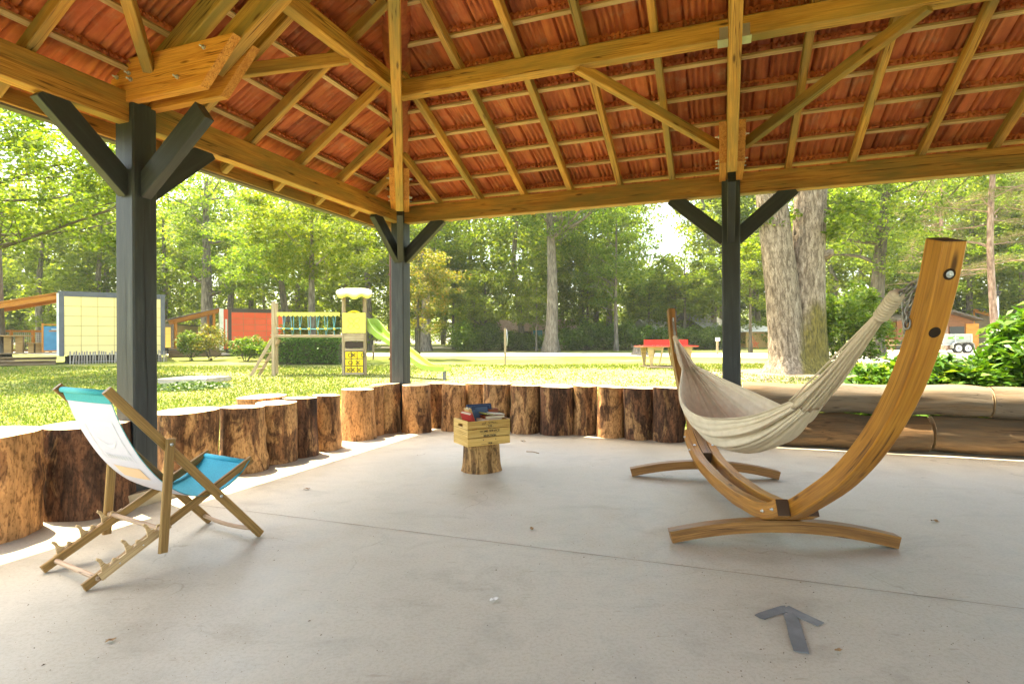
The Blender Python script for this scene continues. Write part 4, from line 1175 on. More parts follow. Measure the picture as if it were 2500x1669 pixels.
M_lf_laurel = leaf("glossy_laurel_leaf", [(0, (.03, .085, .012)), (.5, (.065, .165, .02)), (.85, (.115, .225, .028)), (1, (.19, .26, .04))], .3, rough=.38, hue=.006)
M_lf_shrub = leaf("bright_shrub_leaf", [(0, (.05, .11, .012)), (.5, (.095, .18, .018)), (1, (.17, .23, .03))], .5, hue=.012)

def tree(name, label, P, H, tr, crown_c, rx, rz, mat, bark, seed, clumps=90, per=110, size=.17, csp=.9, limbs=9, lean=(0, 0), group=None, cat="tree", fork=None, low=1.0, shell=2.4, trunk_top=.8, dens=1.0):
    rg = np.random.default_rng(seed); P = np.asarray(P, float)
    t = thing(name, label, cat, P, group)
    mb = MB(); top = np.array([lean[0], lean[1], H * trunk_top]); n = 12; TP = []; TR = []
    o = rg.normal(size=2) * tr * .22
    for i in range(n + 1):
        f = i / n
        TP.append(P + np.array([top[0] * f + o[0] * math.sin(f * 5), top[1] * f + o[1] * math.sin(f * 4), top[2] * f - .15 * (f == 0)]))
        TR.append(tr * (1 + .55 * math.exp(-f * H / .6)) * (1 - .75 * f ** 1.3))
    ph = rg.uniform(0, 6.28, 3)
    mb.tube(TP, TR, 14, cap=False, noise=lambda a, L: 1 + .06 * math.cos(3 * a + ph[0]) + .16 * math.exp(-L / .5) * math.cos(5 * a + ph[1]))
    cc = P + np.asarray(crown_c, float)
    C = crown_points(rg, clumps, cc, rx, rz, shell, low)
    ends = C[rg.permutation(clumps)[:limbs]]
    for e in ends:
        zs = min(max((e[2] - P[2]) - rg.uniform(.15, .4) * np.hypot(*(e - P)[:2]) - .3, H * .18), top[2] * .97); f = zs / top[2]
        b0 = np.array([np.interp(zs, [q[2] - P[2] for q in TP], [q[i_] for q in TP]) for i_ in (0, 1, 2)]); r0 = tr * (1 - .75 * f ** 1.3) * .42
        bp = branch(b0, e, r0, r0 * .22, rg, mb, .15, 6, 7)
        for q in range(4):
            c2 = C[np.argsort(np.linalg.norm(C - bp[3 + q % 3], axis=1))[rg.integers(0, 5)]]
            branch(bp[2 + q % 4], c2, r0 * .35, .012, rg, mb, .2, 4, 5)
    mb.build("trunk", bark, t)
    V, F = leaf_cards(C - P, int(per * dens), csp * rg.uniform(.6, 1.25, clumps), size, rg)
    np_mesh("crown", V, F, mat, t)
    return t
def shrub(name, label, P, rx, h, mat, seed, n=40, per=60, size=.10, csp=.28, cat="shrub", group=None, stems=7, base=.25, aspect=.55, ry=None):
    rg = np.random.default_rng(seed); P = np.asarray(P, float); t = thing(name, label, cat, P, group)
    C = crown_points(rg, n, (0, 0, h * (.5 + base * .5)), rx, h * (.5 - base * .5) * 1.0, 2.6)
    if ry: C[:, 1] *= ry / rx
    mb = MB()
    for e in C[:stems]: branch(P + rg.normal(size=3) * .06 * np.array([1, 1, 0]), P + e, .02, .006, rg, mb, .15, 4, 5)
    mb.build("stem", M_bark_d, t)
    V, F = leaf_cards(C, per, csp * rg.uniform(.7, 1.25, n), size, rg, .9, aspect)
    V[:, 2] = np.maximum(V[:, 2], .02)
    np_mesh("foliage", V, F, mat, t)
    return t

# ---------------------------------------------------------------- the far wood: one mass of crowns and dark trunks
rg = np.random.default_rng(21); VV = []; FF = []; k0 = 0; wood_tr = MB(); VL = []; FL = []; k1 = 0
def wood_tree(px, d, H, r, z0, kind):
    global k0, k1
    P = GD(px, d); n = int(56 + 11 * r); hz = (H - z0) / 2
    C = crown_points(rg, n, (P[0], P[1], P[2] + z0 + hz), r, hz, 2.8)
    V, F = leaf_cards(C, 62, r * .27 * rg.uniform(.6, 1.3, n), .33, rg, .7)
    if kind: VL.append(V); FL.append(F + k1); k1 += len(V)
    else: VV.append(V); FF.append(F + k0); k0 += len(V)
    wood_tr.tube([P, P + np.array([rg.normal() * .3, 0, H * .35]), P + np.array([rg.normal() * .6, 0, H * .75])], [.26, .2, .08], 8, cap=False)
px = -260
while px < 2850:
    left = px < 900
    for row, d in enumerate((46, 53, 61, 70)):
        gap = 1545 < px < 1660
        H = rg.uniform(13, 16.5) if left else rg.uniform(14, 20)
        if 100 < px < 330: H = rg.uniform(12.5, 14.5)
        if gap: H = rg.uniform(7, 8.5)
        wood_tree(px + rg.uniform(-60, 60), d + rg.uniform(-4, 4), H * (1 + .12 * row * (not gap)), rg.uniform(3.0, 4.6), rg.uniform(.3, 2.4), rg.random() < .5)
    px += 118
for px in list(range(-250, 2800, 80)) + list(range(-260, 2800, 70)):                                      # low growth at the wood's edge
    P = GD(px + rg.uniform(-40, 40), rg.choice([rg.uniform(44, 52), rg.uniform(62, 78)])); n = 30; r = rg.uniform(1.8, 3.2); h = rg.uniform(2.4, 5.5)
    C = crown_points(rg, n, (P[0], P[1], P[2] + h * .5), r, h * .5, 2.8); V, F = leaf_cards(C, 45, .7, .24, rg)
    if rg.random() < .5: VL.append(V); FL.append(F + k1); k1 += len(V)
    else: VV.append(V); FF.append(F + k0); k0 += len(V)
for px in range(-300, 2850, 36):                                      # the depth of the wood
    P = GD(px + rg.uniform(-20, 20), rg.uniform(80, 95)); n = 26; r = rg.uniform(3.2, 4.2); h = rg.uniform(6.5, 9.5)
    C = crown_points(rg, n, (P[0], P[1], P[2] + h * .5), r, h * .5, 2.8); V, F = leaf_cards(C, 40, 1.5, .5, rg)
    VV.append(V); FF.append(F + k0); k0 += len(V)
for px in range(-230, 2800, 60):
    P = GD(px + rg.uniform(-30, 30), rg.uniform(58, 75)); wood_tr.tube([P, P + np.array([rg.normal() * .4, 0, 9])], [rg.uniform(.15, .3), .1], 7, cap=False)
fw = np_mesh("far_wood", np.concatenate(VV), np.concatenate(FF), M_lf_dark); tag(fw, kind="stuff")
fl = np_mesh("far_wood", np.concatenate(VL), np.concatenate(FL), M_lf_lime); tag(fl, kind="stuff")
tag(wood_tr.build("far_wood_trunks", M_bark_g, M=Matrix.Identity(4)), kind="stuff")

# ---------------------------------------------------------------- single trees
tree("oak_tree", "big tree cut by the left frame edge, moss on its foot", GD(-22, 26), 17, .52, (.5, 0, 11.5), 6.4, 5.6, M_lf_oak, M_bark_g, 31, 190, 110, .20, 1.1, 14)
tree("young_oak", "leafy tree filling the gap between the left frame edge and the near post", GD(-60, 17), 11, .2, (1.6, 1, 6.9), 3.3, 3.0, M_lf_oak, M_bark_d, 32, 130, 100, .16, .65, 9)
tree("oak_tree", "tree with a thick pale trunk standing right behind the porch of the red cabin", GD(505, 39), 15, .42, (0, 0, 9.2), 4.6, 5.2, M_lf_oak, M_bark_g, 33, 120, 110, .20, .95, 10)
tree("maple_tree", "lime-green spreading tree with a patchy trunk behind the rope bridge", GD(762, 27), 9.2, .19, (-.25, 0, 6.3), 3.5, 2.5, M_lf_lime, M_bark_g, 34, 150, 120, .16, .62, 12, trunk_top=.85)
tree("maple_tree", "second lime-green tree, darker forked trunk left of the rope bridge's maple", GD(715, 33), 10, .24, (-1.2, 0, 6.4), 3.6, 3.0, M_lf_oak, M_bark_d, 35, 110, 110, .17, .7, 10, lean=(-1.2, 0))
tree("young_maple", "small tree with yellowing leaves just right of the corner post", GD(1022, 29), 6.4, .085, (.55, 0, 3.5), 1.75, 2.2, M_lf_gold, M_bark_d, 36, 70, 100, .14, .5, 8)
tree("ash_tree", "mid-green tree with a stout grey trunk in the shade behind the yellowing one", GD(1038, 41), 14, .36, (.5, 0, 8.6), 4.4, 5.0, M_lf_lime, M_bark_g, 37, 120, 110, .20, .9, 10)
tree("oak_tree", "tall straight oak with a clean grey trunk in the middle of the view", GD(1345, 38), 15, .42, (.3, 0, 10.6), 5.4, 4.0, M_lf_oak, M_bark_g, 38, 170, 120, .20, .9, 14, low=.75, trunk_top=.9)
tree("fruit_tree", "low rounded light green tree left of the tall middle oak", GD(1185, 41), 6.2, .13, (0, 0, 3.9), 2.7, 2.2, M_lf_lime, M_bark_d, 39, 80, 110, .17, .65, 9)
tree("hazel_tree", "young tree with thin twisted stems just left of the tall oak's trunk", GD(1310, 39.5), 5.6, .07, (-.3, 0, 3.3), 1.7, 1.7, M_lf_lime, M_bark_g, 40, 50, 100, .15, .55, 8)
tree("birch_tree", "slender pale-stemmed tree midway between the tall oak and the right post", GD(1505, 40), 11.5, .14, (-.1, 0, 6.8), 2.9, 4.0, M_lf_shrub, M_bark_g, 41, 120, 110, .17, .7, 12, trunk_top=.9)
tree("ash_tree", "dark leafy tree close behind the tall middle oak", GD(1420, 47), 13, .3, (0, 0, 7.6), 4.0, 4.6, M_lf_oak, M_bark_d, 42, 100, 110, .21, .9, 10)
tree("field_maple", "light green tree above the tents, just left of the right post", GD(1672, 43), 8.2, .14, (.3, 0, 5.2), 2.6, 2.5, M_lf_lime, M_bark_d, 43, 90, 110, .17, .65, 10)
tree("field_maple", "low lime-green tree over the hedge, just right of the slender pale-stemmed tree", GD(1585, 43.5), 6.8, .11, (0, 0, 4.2), 2.3, 2.2, M_lf_lime, M_bark_d, 143, 90, 110, .17, .6, 9)
tree("field_maple", "lime-green tree over the hedge between the tall oak and the slender pale-stemmed tree", GD(1435, 43.5), 8.6, .13, (0, 0, 5.2), 2.7, 2.8, M_lf_lime, M_bark_d, 144, 110, 110, .17, .65, 10)
tree("field_maple", "lime-green tree at the hedge's left end, right of the yellowing small tree", GD(1108, 44.5), 8.0, .12, (0, 0, 4.9), 2.4, 2.7, M_lf_lime, M_bark_d, 145, 100, 110, .17, .65, 10)
tree("cedar_tree", "blue-green dark tree high up behind the right post", GD(1740, 50), 17, .35, (.4, 0, 12.2), 3.4, 4.0, M_lf_dark, M_bark_d, 44, 100, 120, .22, .9, 10)
tree("young_ash", "small tree between the right post and the twin trunks", GD(1832, 36), 8.5, .10, (.1, 0, 5.2), 1.8, 2.6, M_lf_lime, M_bark_d, 45, 70, 100, .16, .55, 8)
tree("leaning_oak", "dark leaning oak with a forked trunk beyond the bright bush", GD(2135, 30), 16, .38, (.4, 0, 9.2), 5.4, 4.8, M_lf_oak, M_bark_d, 46, 170, 110, .19, .9, 14, lean=(1.0, 0))
tree("oak_tree", "oak filling the background at the right frame edge", GD(2620, 38), 15, .4, (0, 0, 8.2), 5.5, 5.6, M_lf_oak, M_bark_d, 47, 150, 110, .20, 1.0, 12)
tree("young_oak", "low oak with drooping branches behind the trailer", GD(2230, 44), 11, .25, (0, 0, 6.2), 4.2, 4.2, M_lf_oak, M_bark_d, 48, 110, 110, .20, .9, 10)
# pines with bare lower branches
def pine(px, d, H, tr, seed, label, z0):
    rg = np.random.default_rng(seed); P = GD(px, d); t = thing("pine_tree", label, "pine tree", P, None)
    mb = MB(); TP = [P + np.array([.12 * math.sin(i * .7 + seed), 0, H * i / 12]) for i in range(13)]
    mb.tube(TP, [tr * (1 - .6 * i / 12) * (1 + .3 * (i == 0)) for i in range(13)], 12, cap=False); C = []
    for i in range(54):
        z = z0 + (H - z0) * rg.random() ** .9; a = rg.uniform(0, 6.28); L = rg.uniform(1.6, 3.6) * (1.15 - .5 * z / H)
        b0 = P + np.array([0, 0, z]); e = b0 + np.array([math.cos(a) * L, math.sin(a) * L, rg.uniform(-.25, .7)])
        bp = branch(b0, e, .035, .010, rg, mb, .14, 6, 5)
        for q in range(5):
            m = bp[2 + q % 4] if q else e; e2 = m + rg.normal(size=3) * np.array([.5, .5, .2]); branch(m, e2, .010, .005, rg, mb, .2, 3, 4)
            if z > z0 + .2 or rg.random() < .7: C.append(e2 - P); C.append((m + e2) / 2 - P)
    mb.build("trunk", M_bark_p, t)
    V, F = leaf_cards(np.array(C), 75, .34 * rg.uniform(.6, 1.3, len(C)), .16, rg, .6, .09, -.1)
    np_mesh("crown", V, F, M_lf_pine, t)
pine(2302, 38, 15, .17, 51, "nearer pine whose pinkish trunk rises behind the hammock arm", 4.2)
pine(2425, 25, 15, .16, 52, "pine with a bare reddish trunk to the right of the hammock arm", 4.0)
pine(2560, 30, 15, .17, 53, "pine reaching in over the laurel from the right frame edge", 4.5)

# the twin-trunked oak
TT = G(1948, 909)
tw_ = thing("twin_oak", "huge oak with two grey trunks joined at a mossy foot, right of the right post", "tree", TT)
def twin_mat():
    m, nt, bs = _new("mossy_oak_bark")
    co = _coord(nt, (.55, 2.2, 2.2)); f = _noise(nt, co, 5.5, 8, .62, .3)
    c = _ramp(nt, f, [(.28, (.05, .037, .026)), (.45, (.15, .117, .082)), (.6, (.27, .22, .16)), (.75, (.37, .315, .24))])
    vo = _n(nt, "ShaderNodeTexVoronoi", feature='DISTANCE_TO_EDGE', Scale=9.0); nt.links.new(co, vo.inputs["Vector"])
    c = _mix(nt, .75, c, _ramp(nt, vo.outputs["Distance"], [(.0, (.35, .3, .26)), (.09, (1, 1, 1))]), 'MULTIPLY')
    ge = nt.nodes.new("ShaderNodeNewGeometry"); sx = nt.nodes.new("ShaderNodeSeparateXYZ"); nt.links.new(ge.outputs["Position"], sx.inputs[0])
    a = _mr(nt, sx.outputs["Z"], 3.1, .1); n2 = _noise(nt, _coord(nt, (1, 1, 1)), 1.6, 6, .65)
    xm = _mr(nt, sx.outputs["X"], float(TT[0]) - .45, float(TT[0]) + .3)
    ml = _n(nt, "ShaderNodeMath", operation='MULTIPLY_ADD'); nt.links.new(a, ml.inputs[0]); nt.links.new(n2, ml.inputs[1]); ml.inputs[2].default_value = 0
    m2 = _n(nt, "ShaderNodeMath", operation='MULTIPLY'); nt.links.new(ml.outputs[0], m2.inputs[0]); nt.links.new(xm, m2.inputs[1])
    mf = _ramp(nt, m2.outputs[0], [(.07, (0, 0, 0)), (.18, (.9, .9, .9))])
    moss = _ramp(nt, _noise(nt, co, 9, 5), [(.35, (.045, .038, .010)), (.6, (.14, .115, .022)), (.75, (.22, .17, .07))])
    c = _mix(nt, mf, c, moss)
    nt.links.new(c, bs.inputs["Base Color"]); bs.inputs["Roughness"].default_value = .92; bs.inputs["Specular IOR Level"].default_value = .1
    _bump(nt, bs, vo.outputs["Distance"], .9, .03)
    return m
M_twin = twin_mat()
mb = MB()
def twin_trunk(x0, pts, rs, seed):
    rg = np.random.default_rng(seed); ph = rg.uniform(0, 6.28, 5)
    P = spline([(x, z) for x, z in pts], 6); RR = np.interp(P[:, 1], [p[1] for p in pts], rs)
    Q = [TT + np.array([p[0], x0, p[1]]) for p in P]
    mb.tube(Q, list(RR), 40, cap=False, noise=lambda a, L: 1 + .03 * math.cos(3 * a + ph[0] + .3 * L) + .15 * math.exp(-L / .55) * math.cos(6 * a + ph[1]) + .07 * math.exp(-L / .9) * math.cos(11 * a + ph[2]) + .012 * math.cos(17 * a + ph[3] + 2 * L))
twin_trunk(0, [(-.34, -.25), (-.33, .0), (-.36, .5), (-.42, 1.4), (-.52, 2.6), (-.70, 4.2), (-.95, 6.5), (-1.3, 9.5), (-1.6, 12.5)], [1.02, .86, .62, .56, .53, .50, .47, .42, .3], 61)
twin_trunk(.1, [(.36, -.25), (.34, .0), (.34, .5), (.34, 1.4), (.37, 2.6), (.43, 4.2), (.55, 6.5), (.8, 9.5), (1.2, 12.5)], [1.10, .92, .68, .60, .545, .51, .49, .43, .3], 62)
rg = np.random.default_rng(63); C = []
for i in range(16):
    z = rg.uniform(8, 12.4); sd_ = -1 if i % 2 else 1; b0 = TT + np.array([sd_ * (.5 + .05 * z), .1, z]); a = rg.uniform(0, 6.28); L = rg.uniform(2.5, 4.8)
    e = b0 + np.array([math.cos(a) * L, math.sin(a) * L, rg.uniform(.3, 2.6)]); bp = branch(b0, e, .15, .03, rg, mb, .15, 7, 7)
    for q in range(6):
        m = bp[2 + q % 5]; e2 = m + rg.normal(size=3) * np.array([1.1, 1.1, .7]); branch(m, e2, .03, .01, rg, mb, .2, 4, 5); C.append(e2 - TT)
for (x, y, z) in ((1.25, -.4, 4.9), (1.6, -.2, 5.2), (1.9, .2, 5.6), (2.3, -.3, 5.2), (1.4, .4, 4.5), (-1.1, -.2, 5.0), (-1.5, .3, 4.6), (-1.3, .1, 5.5), (1.0, -.5, 5.3)):
    b0 = TT + np.array([.5 if x > 0 else -.8, 0, z + .5]); branch(b0, TT + np.array([x, y, z]), .03, .008, rg, mb, .15, 4, 5)
    for q in range(3): C.append(np.array([x, y, z]) + rg.normal(size=3) * .22)
mb.tube([TT + np.array([.6, 0, 3.75]), TT + np.array([.95, -.3, 4.0]), TT + np.array([1.02, -.36, 4.02])], [.2, .15, .11], 12)
mb.build("trunk", M_twin, tw_)
V, F = leaf_cards(np.array(C), 70, .42, .17, rg); np_mesh("crown", V, F, M_lf_oak, tw_)

# ---------------------------------------------------------------- shrubs and hedges
shrub("leafy_bush", "tall bright green bush behind the hammock cords, right of the twin oak", GD(2062, 20.5), 1.6, 3.05, M_lf_shrub, 71, 110, 90, .15, .38, stems=14, base=.1)
def laurel(label, u, v, rx, ry, h, seed, n, per, size):
    rg = np.random.default_rng(seed); P = W(u, v, -.04); t = thing("laurel_bush", label, "laurel", P, "laurel bushes behind the long logs")
    C = crown_points(rg, n, (0, 0, h * .52), rx, h * .5, 3.2); C[:, 1] *= ry / rx; mb = MB()
    for e in C[:26]: branch(P + rg.normal(size=3) * .12 * np.array([1, 1, 0]), P + e, .02, .007, rg, mb, .12, 4, 6)
    mb.build("stem", M_bark_d, t)
    V, F = leaf_cards(C, per, .20 * rg.uniform(.7, 1.2, n), size, rg, .9, .40, -.25)
    V[:, 2] = np.maximum(V[:, 2], .03); np_mesh("foliage", V, F, M_lf_laurel, t)
laurel("tall laurel bush with big glossy leaves at the right frame edge", 8.5, 2.2, .85, .8, 1.72, 81, 300, 40, .16)
laurel("laurel bush sunk low in the gap between the tall laurel and the hammock arm", 7.1, 1.75, .62, .5, .96, 82, 170, 38, .15)
laurel("small low laurel seen left of the hammock arm's lower part", 6.5, 1.95, .5, .45, .98, 83, 95, 36, .14)
M_lf_hedge = leaf('hedge_leaf', [(0, (.04, .085, .013)), (.5, (.085, .15, .022)), (.85, (.14, .21, .035)), (1, (.22, .26, .09))], .5, rough=.4)
hx = [(1137, 40.5, 1.25, 2.1, "left end shrub of the hedge, paler and rounder"), (1195, 41, 1.2, 1.95, "dark hedge shrub below the low rounded tree"), (1243, 41.5, 1.15, 1.3, "hedge shrub just right of the lone wooden stake"),
      (1290, 41.5, 1.2, 1.1, "hedge shrub in front of the white building's door"), (1395, 41.5, 1.2, 1.5, "dark hedge shrub touching the right side of the tall oak's trunk"), (1432, 41, 1.1, 2.0, "hedge shrub with shiny leaves, second right of the tall oak"),
      (1478, 41.5, 1.25, 1.9, "hedge shrub just left of the pale-stemmed tree"), (1530, 41.5, 1.3, 2.15, "hedge shrub just right of the pale-stemmed tree"), (1582, 42, 1.35, 1.65, "hedge shrub below the white tent roof"),
      (1640, 42, 1.4, 1.6, "hedge shrub behind the table tennis table's right end"), (1697, 42, 1.4, 1.6, "hedge shrub below the grey ridge tent"), (1748, 42, 1.35, 1.65, "hedge shrub half hidden by the right post")]
for i, (px, d, r, h, lb) in enumerate(hx):
    shrub("hedge_shrub", lb, GD(px, d), r, h, M_lf_hedge if i % 4 else M_lf_shrub, 90 + i, 60, 70, .17, .42, "shrub", "shrubs of the long hedge", 6, .05)
shrub("young_shrub", "light green shrub with a dark foot in front of the red cabin's porch post", GD(468, 29), .75, 1.5, M_lf_shrub, 111, 34, 60, .13, .28)
shrub("young_shrub", "loose yellow-green shrub hiding the steps of the red cabin", GD(513, 29), 1.0, 1.75, M_lf_gold, 112, 40, 55, .12, .32)
shrub("young_shrub", "low yellow-green shrub in front of the red cabin's wall", GD(603, 28), .85, 1.15, M_lf_shrub, 113, 36, 60, .13, .26)
shrub("young_shrub", "yellow-green shrub glowing behind the rope bridge", GD(735, 31), 1.0, 2.4, M_lf_gold, 114, 44, 60, .13, .34, base=.3)
shrub("young_shrub", "small shrub at the right corner of the red cabin, behind the ladder", GD(655, 27.5), .55, .95, M_lf_oak, 115, 20, 60, .13, .24)
# clipped hedge behind the rope bridge
rg = np.random.default_rng(120); HA, HB = GD(672, 25.5), GD(838, 25.5); hg = thing("clipped_hedge", "clipped dark green hedge behind the rope bridge", "hedge", (HA + HB) / 2)
L = np.linalg.norm(HB - HA); N = 7500; P = np.stack([rg.uniform(-L / 2, L / 2, N), rg.uniform(-.6, .6, N), rg.uniform(0.05, 1.12, N)], 1)
k_ = rg.integers(0, 3, N); P[k_ == 0, 1] = -.6 + rg.normal(size=(k_ == 0).sum()) * .05; P[k_ == 1, 2] = 1.12 + rg.normal(size=(k_ == 1).sum()) * .05
V, F = leaf_cards(P, 1, .05, .10, rg); np_mesh("foliage", V, F, M_lf_laurel, hg)
MB().box((HA + HB) / 2 + Z * .5, L - .2, .9, .95).build("twigs", M_bark_d, hg)
# ivy patch with its stone lid
M_ivy = leaf("ivy_leaf", [(0, (.02, .05, .012)), (.6, (.05, .10, .02)), (1, (.12, .17, .05))], .3)
rg = np.random.default_rng(130); c = G(462, 947); N = 1500
an = rg.uniform(0, 6.28, N); rr = rg.random(N) ** .6; P = np.stack([c[0] + 1.05 * rr * np.cos(an), c[1] + .95 * rr * np.sin(an) , np.full(N, c[2]) + .03 + .16 * (1 - rr) * rg.random(N)], 1)
P[:, 2] += .02 * (P[:, 1] - c[1]); V, F = leaf_cards(P, 1, .06, .085, rg, .5, .9, 0)
tag(np_mesh("ivy_patch", V, F, M_ivy), "patch of dark ivy on the grass right of the near post", "ivy")
def slab_thing(px0, px1, py, dep, th, label):
    a, b_ = G(px0, py), G(px1, py); m = (a + b_) / 2; x = nrm((b_ - a) * [1, 1, 0]); y = np.cross(Z, x)
    o = MB().box(m + y * dep / 2 + Z * th / 2, np.linalg.norm(b_ - a), dep, th, x, y, ch=.02).build("stone_slab", M_concrete)
    return tag(o, label, "slab")
slab_thing(385, 503, 938, 1.3, .16, "flat concrete lid rising from the ivy on the lawn")
slab_thing(672, 736, 869, 1.4, .12, "flat concrete lid on the lawn behind the ladder")
# grass blades
rg = np.random.default_rng(140); N = 190000
d = 3.2 + 21 * rg.random(N) ** 1.2; px = rg.uniform(-80, 2580, N); x = (px - 1250) / FPX * d; q = np.stack([x, d], 1) - CORNER[:2]
u = q @ A[:2]; v = q @ B[:2]; keep = (u < -.5) | (v > .68)
lawn = np.sin(x * .9 + 1.3 * np.sin(d * .7)) + np.sin(d * 1.1 + x * .4) + rg.normal(size=N) * .9; keep &= (lawn > -1.3)
wear = ((x - 1.6) * .62) ** 2 + (d - 17.5) ** 2 < 12 + 12 * rg.random(N); keep &= ~(wear & (rg.random(N) < .75))
keep &= ~((d > 33) & (d < 36)); tt = (x - TT[0]) ** 2 + (d - TT[1]) ** 2 < 4; keep &= ~tt
x = x[keep]; d = d[keep]; n = len(x); h = (.018 + .034 * rg.random(n)) * (.9 + .022 * d); wd = .004 + .0011 * d
z = np.array([gz(k) for k in d]); an = rg.uniform(0, 6.28, n); ox = np.cos(an) * wd; oy = np.sin(an) * wd; lx = rg.normal(size=n) * h * .45; ly = rg.normal(size=n) * h * .45
V = np.stack([np.stack([x - ox, d - oy, z], 1), np.stack([x + ox, d + oy, z], 1), np.stack([x + lx, d + ly, z + h], 1)], 1).reshape(-1, 3)
M_blade = leaf("grass_blade", [(0, (.065, .105, .014)), (.4, (.10, .15, .02)), (.75, (.145, .175, .035)), (.9, (.20, .185, .06)), (1, (.27, .235, .10))], .4)
tag(np_mesh("grass", V, np.arange(n * 3).reshape(-1, 3), M_blade), kind="stuff")

# ---------------------------------------------------------------- cabins
M_yellow = plain("cream_yellow_panel", (.78, .62, .28), var=.05, scale=.8, rough=.6, bump=0)
M_ochre = plain("ochre_panel", (.55, .37, .09), var=.05, scale=.8, rough=.6, bump=0)
M_redp = plain("brick_red_panel", (.74, .115, .048), var=.05, scale=.8, rough=.6, bump=0)
M_panelgap = plain('panel_joint', (.36, .27, .12), bump=0)
M_trim = plain("slate_grey_trim", (.10, .105, .12), rough=.5, bump=0)
M_trimb = plain("brown_grey_trim", (.075, .06, .05), rough=.5, bump=0)
M_orange = wood("orange_glulam", (.50, .17, .025), (.72, .30, .05), knots=False)
M_deck = wood("deck_board", (.24, .16, .09), (.40, .29, .18), knots=False)
M_wtrim = plain("white_trim", (.72, .72, .70), rough=.5, bump=0)
M_banner = plain("blue_banner_cloth", (.06, .22, .36), rough=.7, bump=0)
M_shadow = plain("crawlspace_shade", (.02, .018, .015), rough=.9, bump=0)  # shade under the cabins put into one near-black colour
M_paling = wood("weathered_paling", (.24, .20, .17), (.38, .33, .28), knots=False)
M_mesh = plain("grey_lattice", (.40, .38, .34), bump=0)
M_binbody = plain("blue_grey_bin", (.13, .19, .25), rough=.5, bump=0)
M_glass = plain("dark_glass", (.03, .035, .04), rough=.1, bump=0, spec=.5)
M_green_t = plain("play_green", (.24, .37, .05), rough=.4, bump=0)
M_py = plain("play_yellow", (.62, .55, .10), rough=.45, bump=0)
M_py2 = plain("strong_yellow", (.72, .50, .02), rough=.45, bump=0)
M_cap = plain("cream_plastic", (.78, .76, .55), rough=.4, bump=0)
def cabin(label, Pl, Pr, z0, hgt, depth, panel, trim, cols, rows, name="mobile_cabin"):
    x = nrm((Pr - Pl) * [1, 1, 0]); y = np.cross(Z, x); Wd = np.linalg.norm((Pr - Pl)[:2]); O = np.array([Pl[0], Pl[1], z0])
    c = thing(name, label, "cabin", O)
    bp = lambda a, b_, h: O + x * a + y * b_ + Z * h
    MB().box(bp(Wd / 2, depth / 2, .42 + (hgt - .42) / 2), Wd - .02, depth, hgt - .44, x, y).build("wall", M_panelgap, c)
    e = .16; pm = MB(); gw = (Wd - 2 * e) / cols; gh = (hgt - .42 - e) / rows
    for i in range(cols):
        for j in range(rows):
            pm.box(bp(e + gw * (i + .5), -.012, .42 + gh * (j + .5)), gw - .02, .03, gh - .02, x, y)
    pm.build("cladding", panel, c)
    tb = MB()
    tb.box(bp(e / 2 - .01, -.015, .38 + (hgt - .38) / 2), e + .02, .07, hgt - .36, x, y); tb.box(bp(Wd - e / 2 + .01, -.015, .38 + (hgt - .38) / 2), e + .02, .07, hgt - .36, x, y)
    tb.box(bp(Wd / 2, -.016, hgt - e / 2 + .01), Wd - 2 * e - .02, .066, e + .02, x, y)
    tb.build("trim", trim, c)
    MB().box(bp(Wd / 2, depth / 2, hgt + .04), Wd + .1, depth + .1, .07, x, y).build("roof", trim, c)
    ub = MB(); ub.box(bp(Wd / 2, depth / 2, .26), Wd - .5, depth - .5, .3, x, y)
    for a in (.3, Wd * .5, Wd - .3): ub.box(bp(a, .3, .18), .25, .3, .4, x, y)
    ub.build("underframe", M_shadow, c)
    return c, bp, x, y, Wd
Pl, Pr = AT(146, 880, 26.3), AT(402, 880, 28.6)
zg = gz(26.3) - .02
hgt = EYE + (838.5 - 713) / FPX * 26.3 - zg
cb_, bp, cx_, cy_, Wd = cabin("pale yellow panelled cabin with grey edges behind the near post", Pl, Pr, zg, hgt, 6.0, M_yellow, M_trim, 6, 6)
MB().box(bp(-.06, 3.0, hgt / 2 + .2), .1, 6.0, hgt - .45, cx_, cy_).build("side_wall", M_wtrim, cb_)
# its covered deck
dk = MB(); Dz = .54; DL = 2.75
for i in range(14): dk.box(bp(-.12 - DL / 2, .15 + i * .145, Dz), DL, .135, .04, cx_, cy_)
for k_, (zz, yy) in enumerate(((.38, .02), (.22, -.25), (.07, -.5))): dk.box(bp(-.12 - DL / 2, yy, zz - .02), DL, .3, .04, cx_, cy_); dk.box(bp(-.12 - DL / 2, yy + .1, zz - .09), DL, .03, .13, cx_, cy_)
dk.build("deck", M_deck, cb_)
pb = MB()
ra, rb = bp(-.12, .6, hgt - .10), bp(-.12 - DL, .6, hgt - .82)
for yy in (.3, 2.6): pb.bar(bp(-.12, yy, hgt - .16), bp(-.30 - DL, yy, hgt - .90), .10, .24)
pb.build("porch_beam", M_orange, cb_)
MB().bar(bp(-.10, 1.45, hgt + .0), bp(-.38 - DL, 1.45, hgt - .76), 2.7, .03).build("porch_roof", M_orange, cb_)
for yy in (.35, 2.2): MB().bar(bp(-.05 - DL, yy, .5), bp(-.05 - DL, yy, hgt - .95), .10, .10).build("porch_post", M_orange, cb_)
rl = MB(); rl.bar(bp(-.12, 2.2, 1.58), bp(-.12 - DL, 2.2, 1.58), .06, .09); rl.bar(bp(-.12, 2.2, .62), bp(-.12 - DL, 2.2, .62), .05, .05)
for a in (.55, 1.2, 2.0, 2.7): rl.bar(bp(-a, 2.2, .56), bp(-a, 2.2, 1.64), .11, .09)
rl.build("railing", M_orange, cb_)
lt = MB()
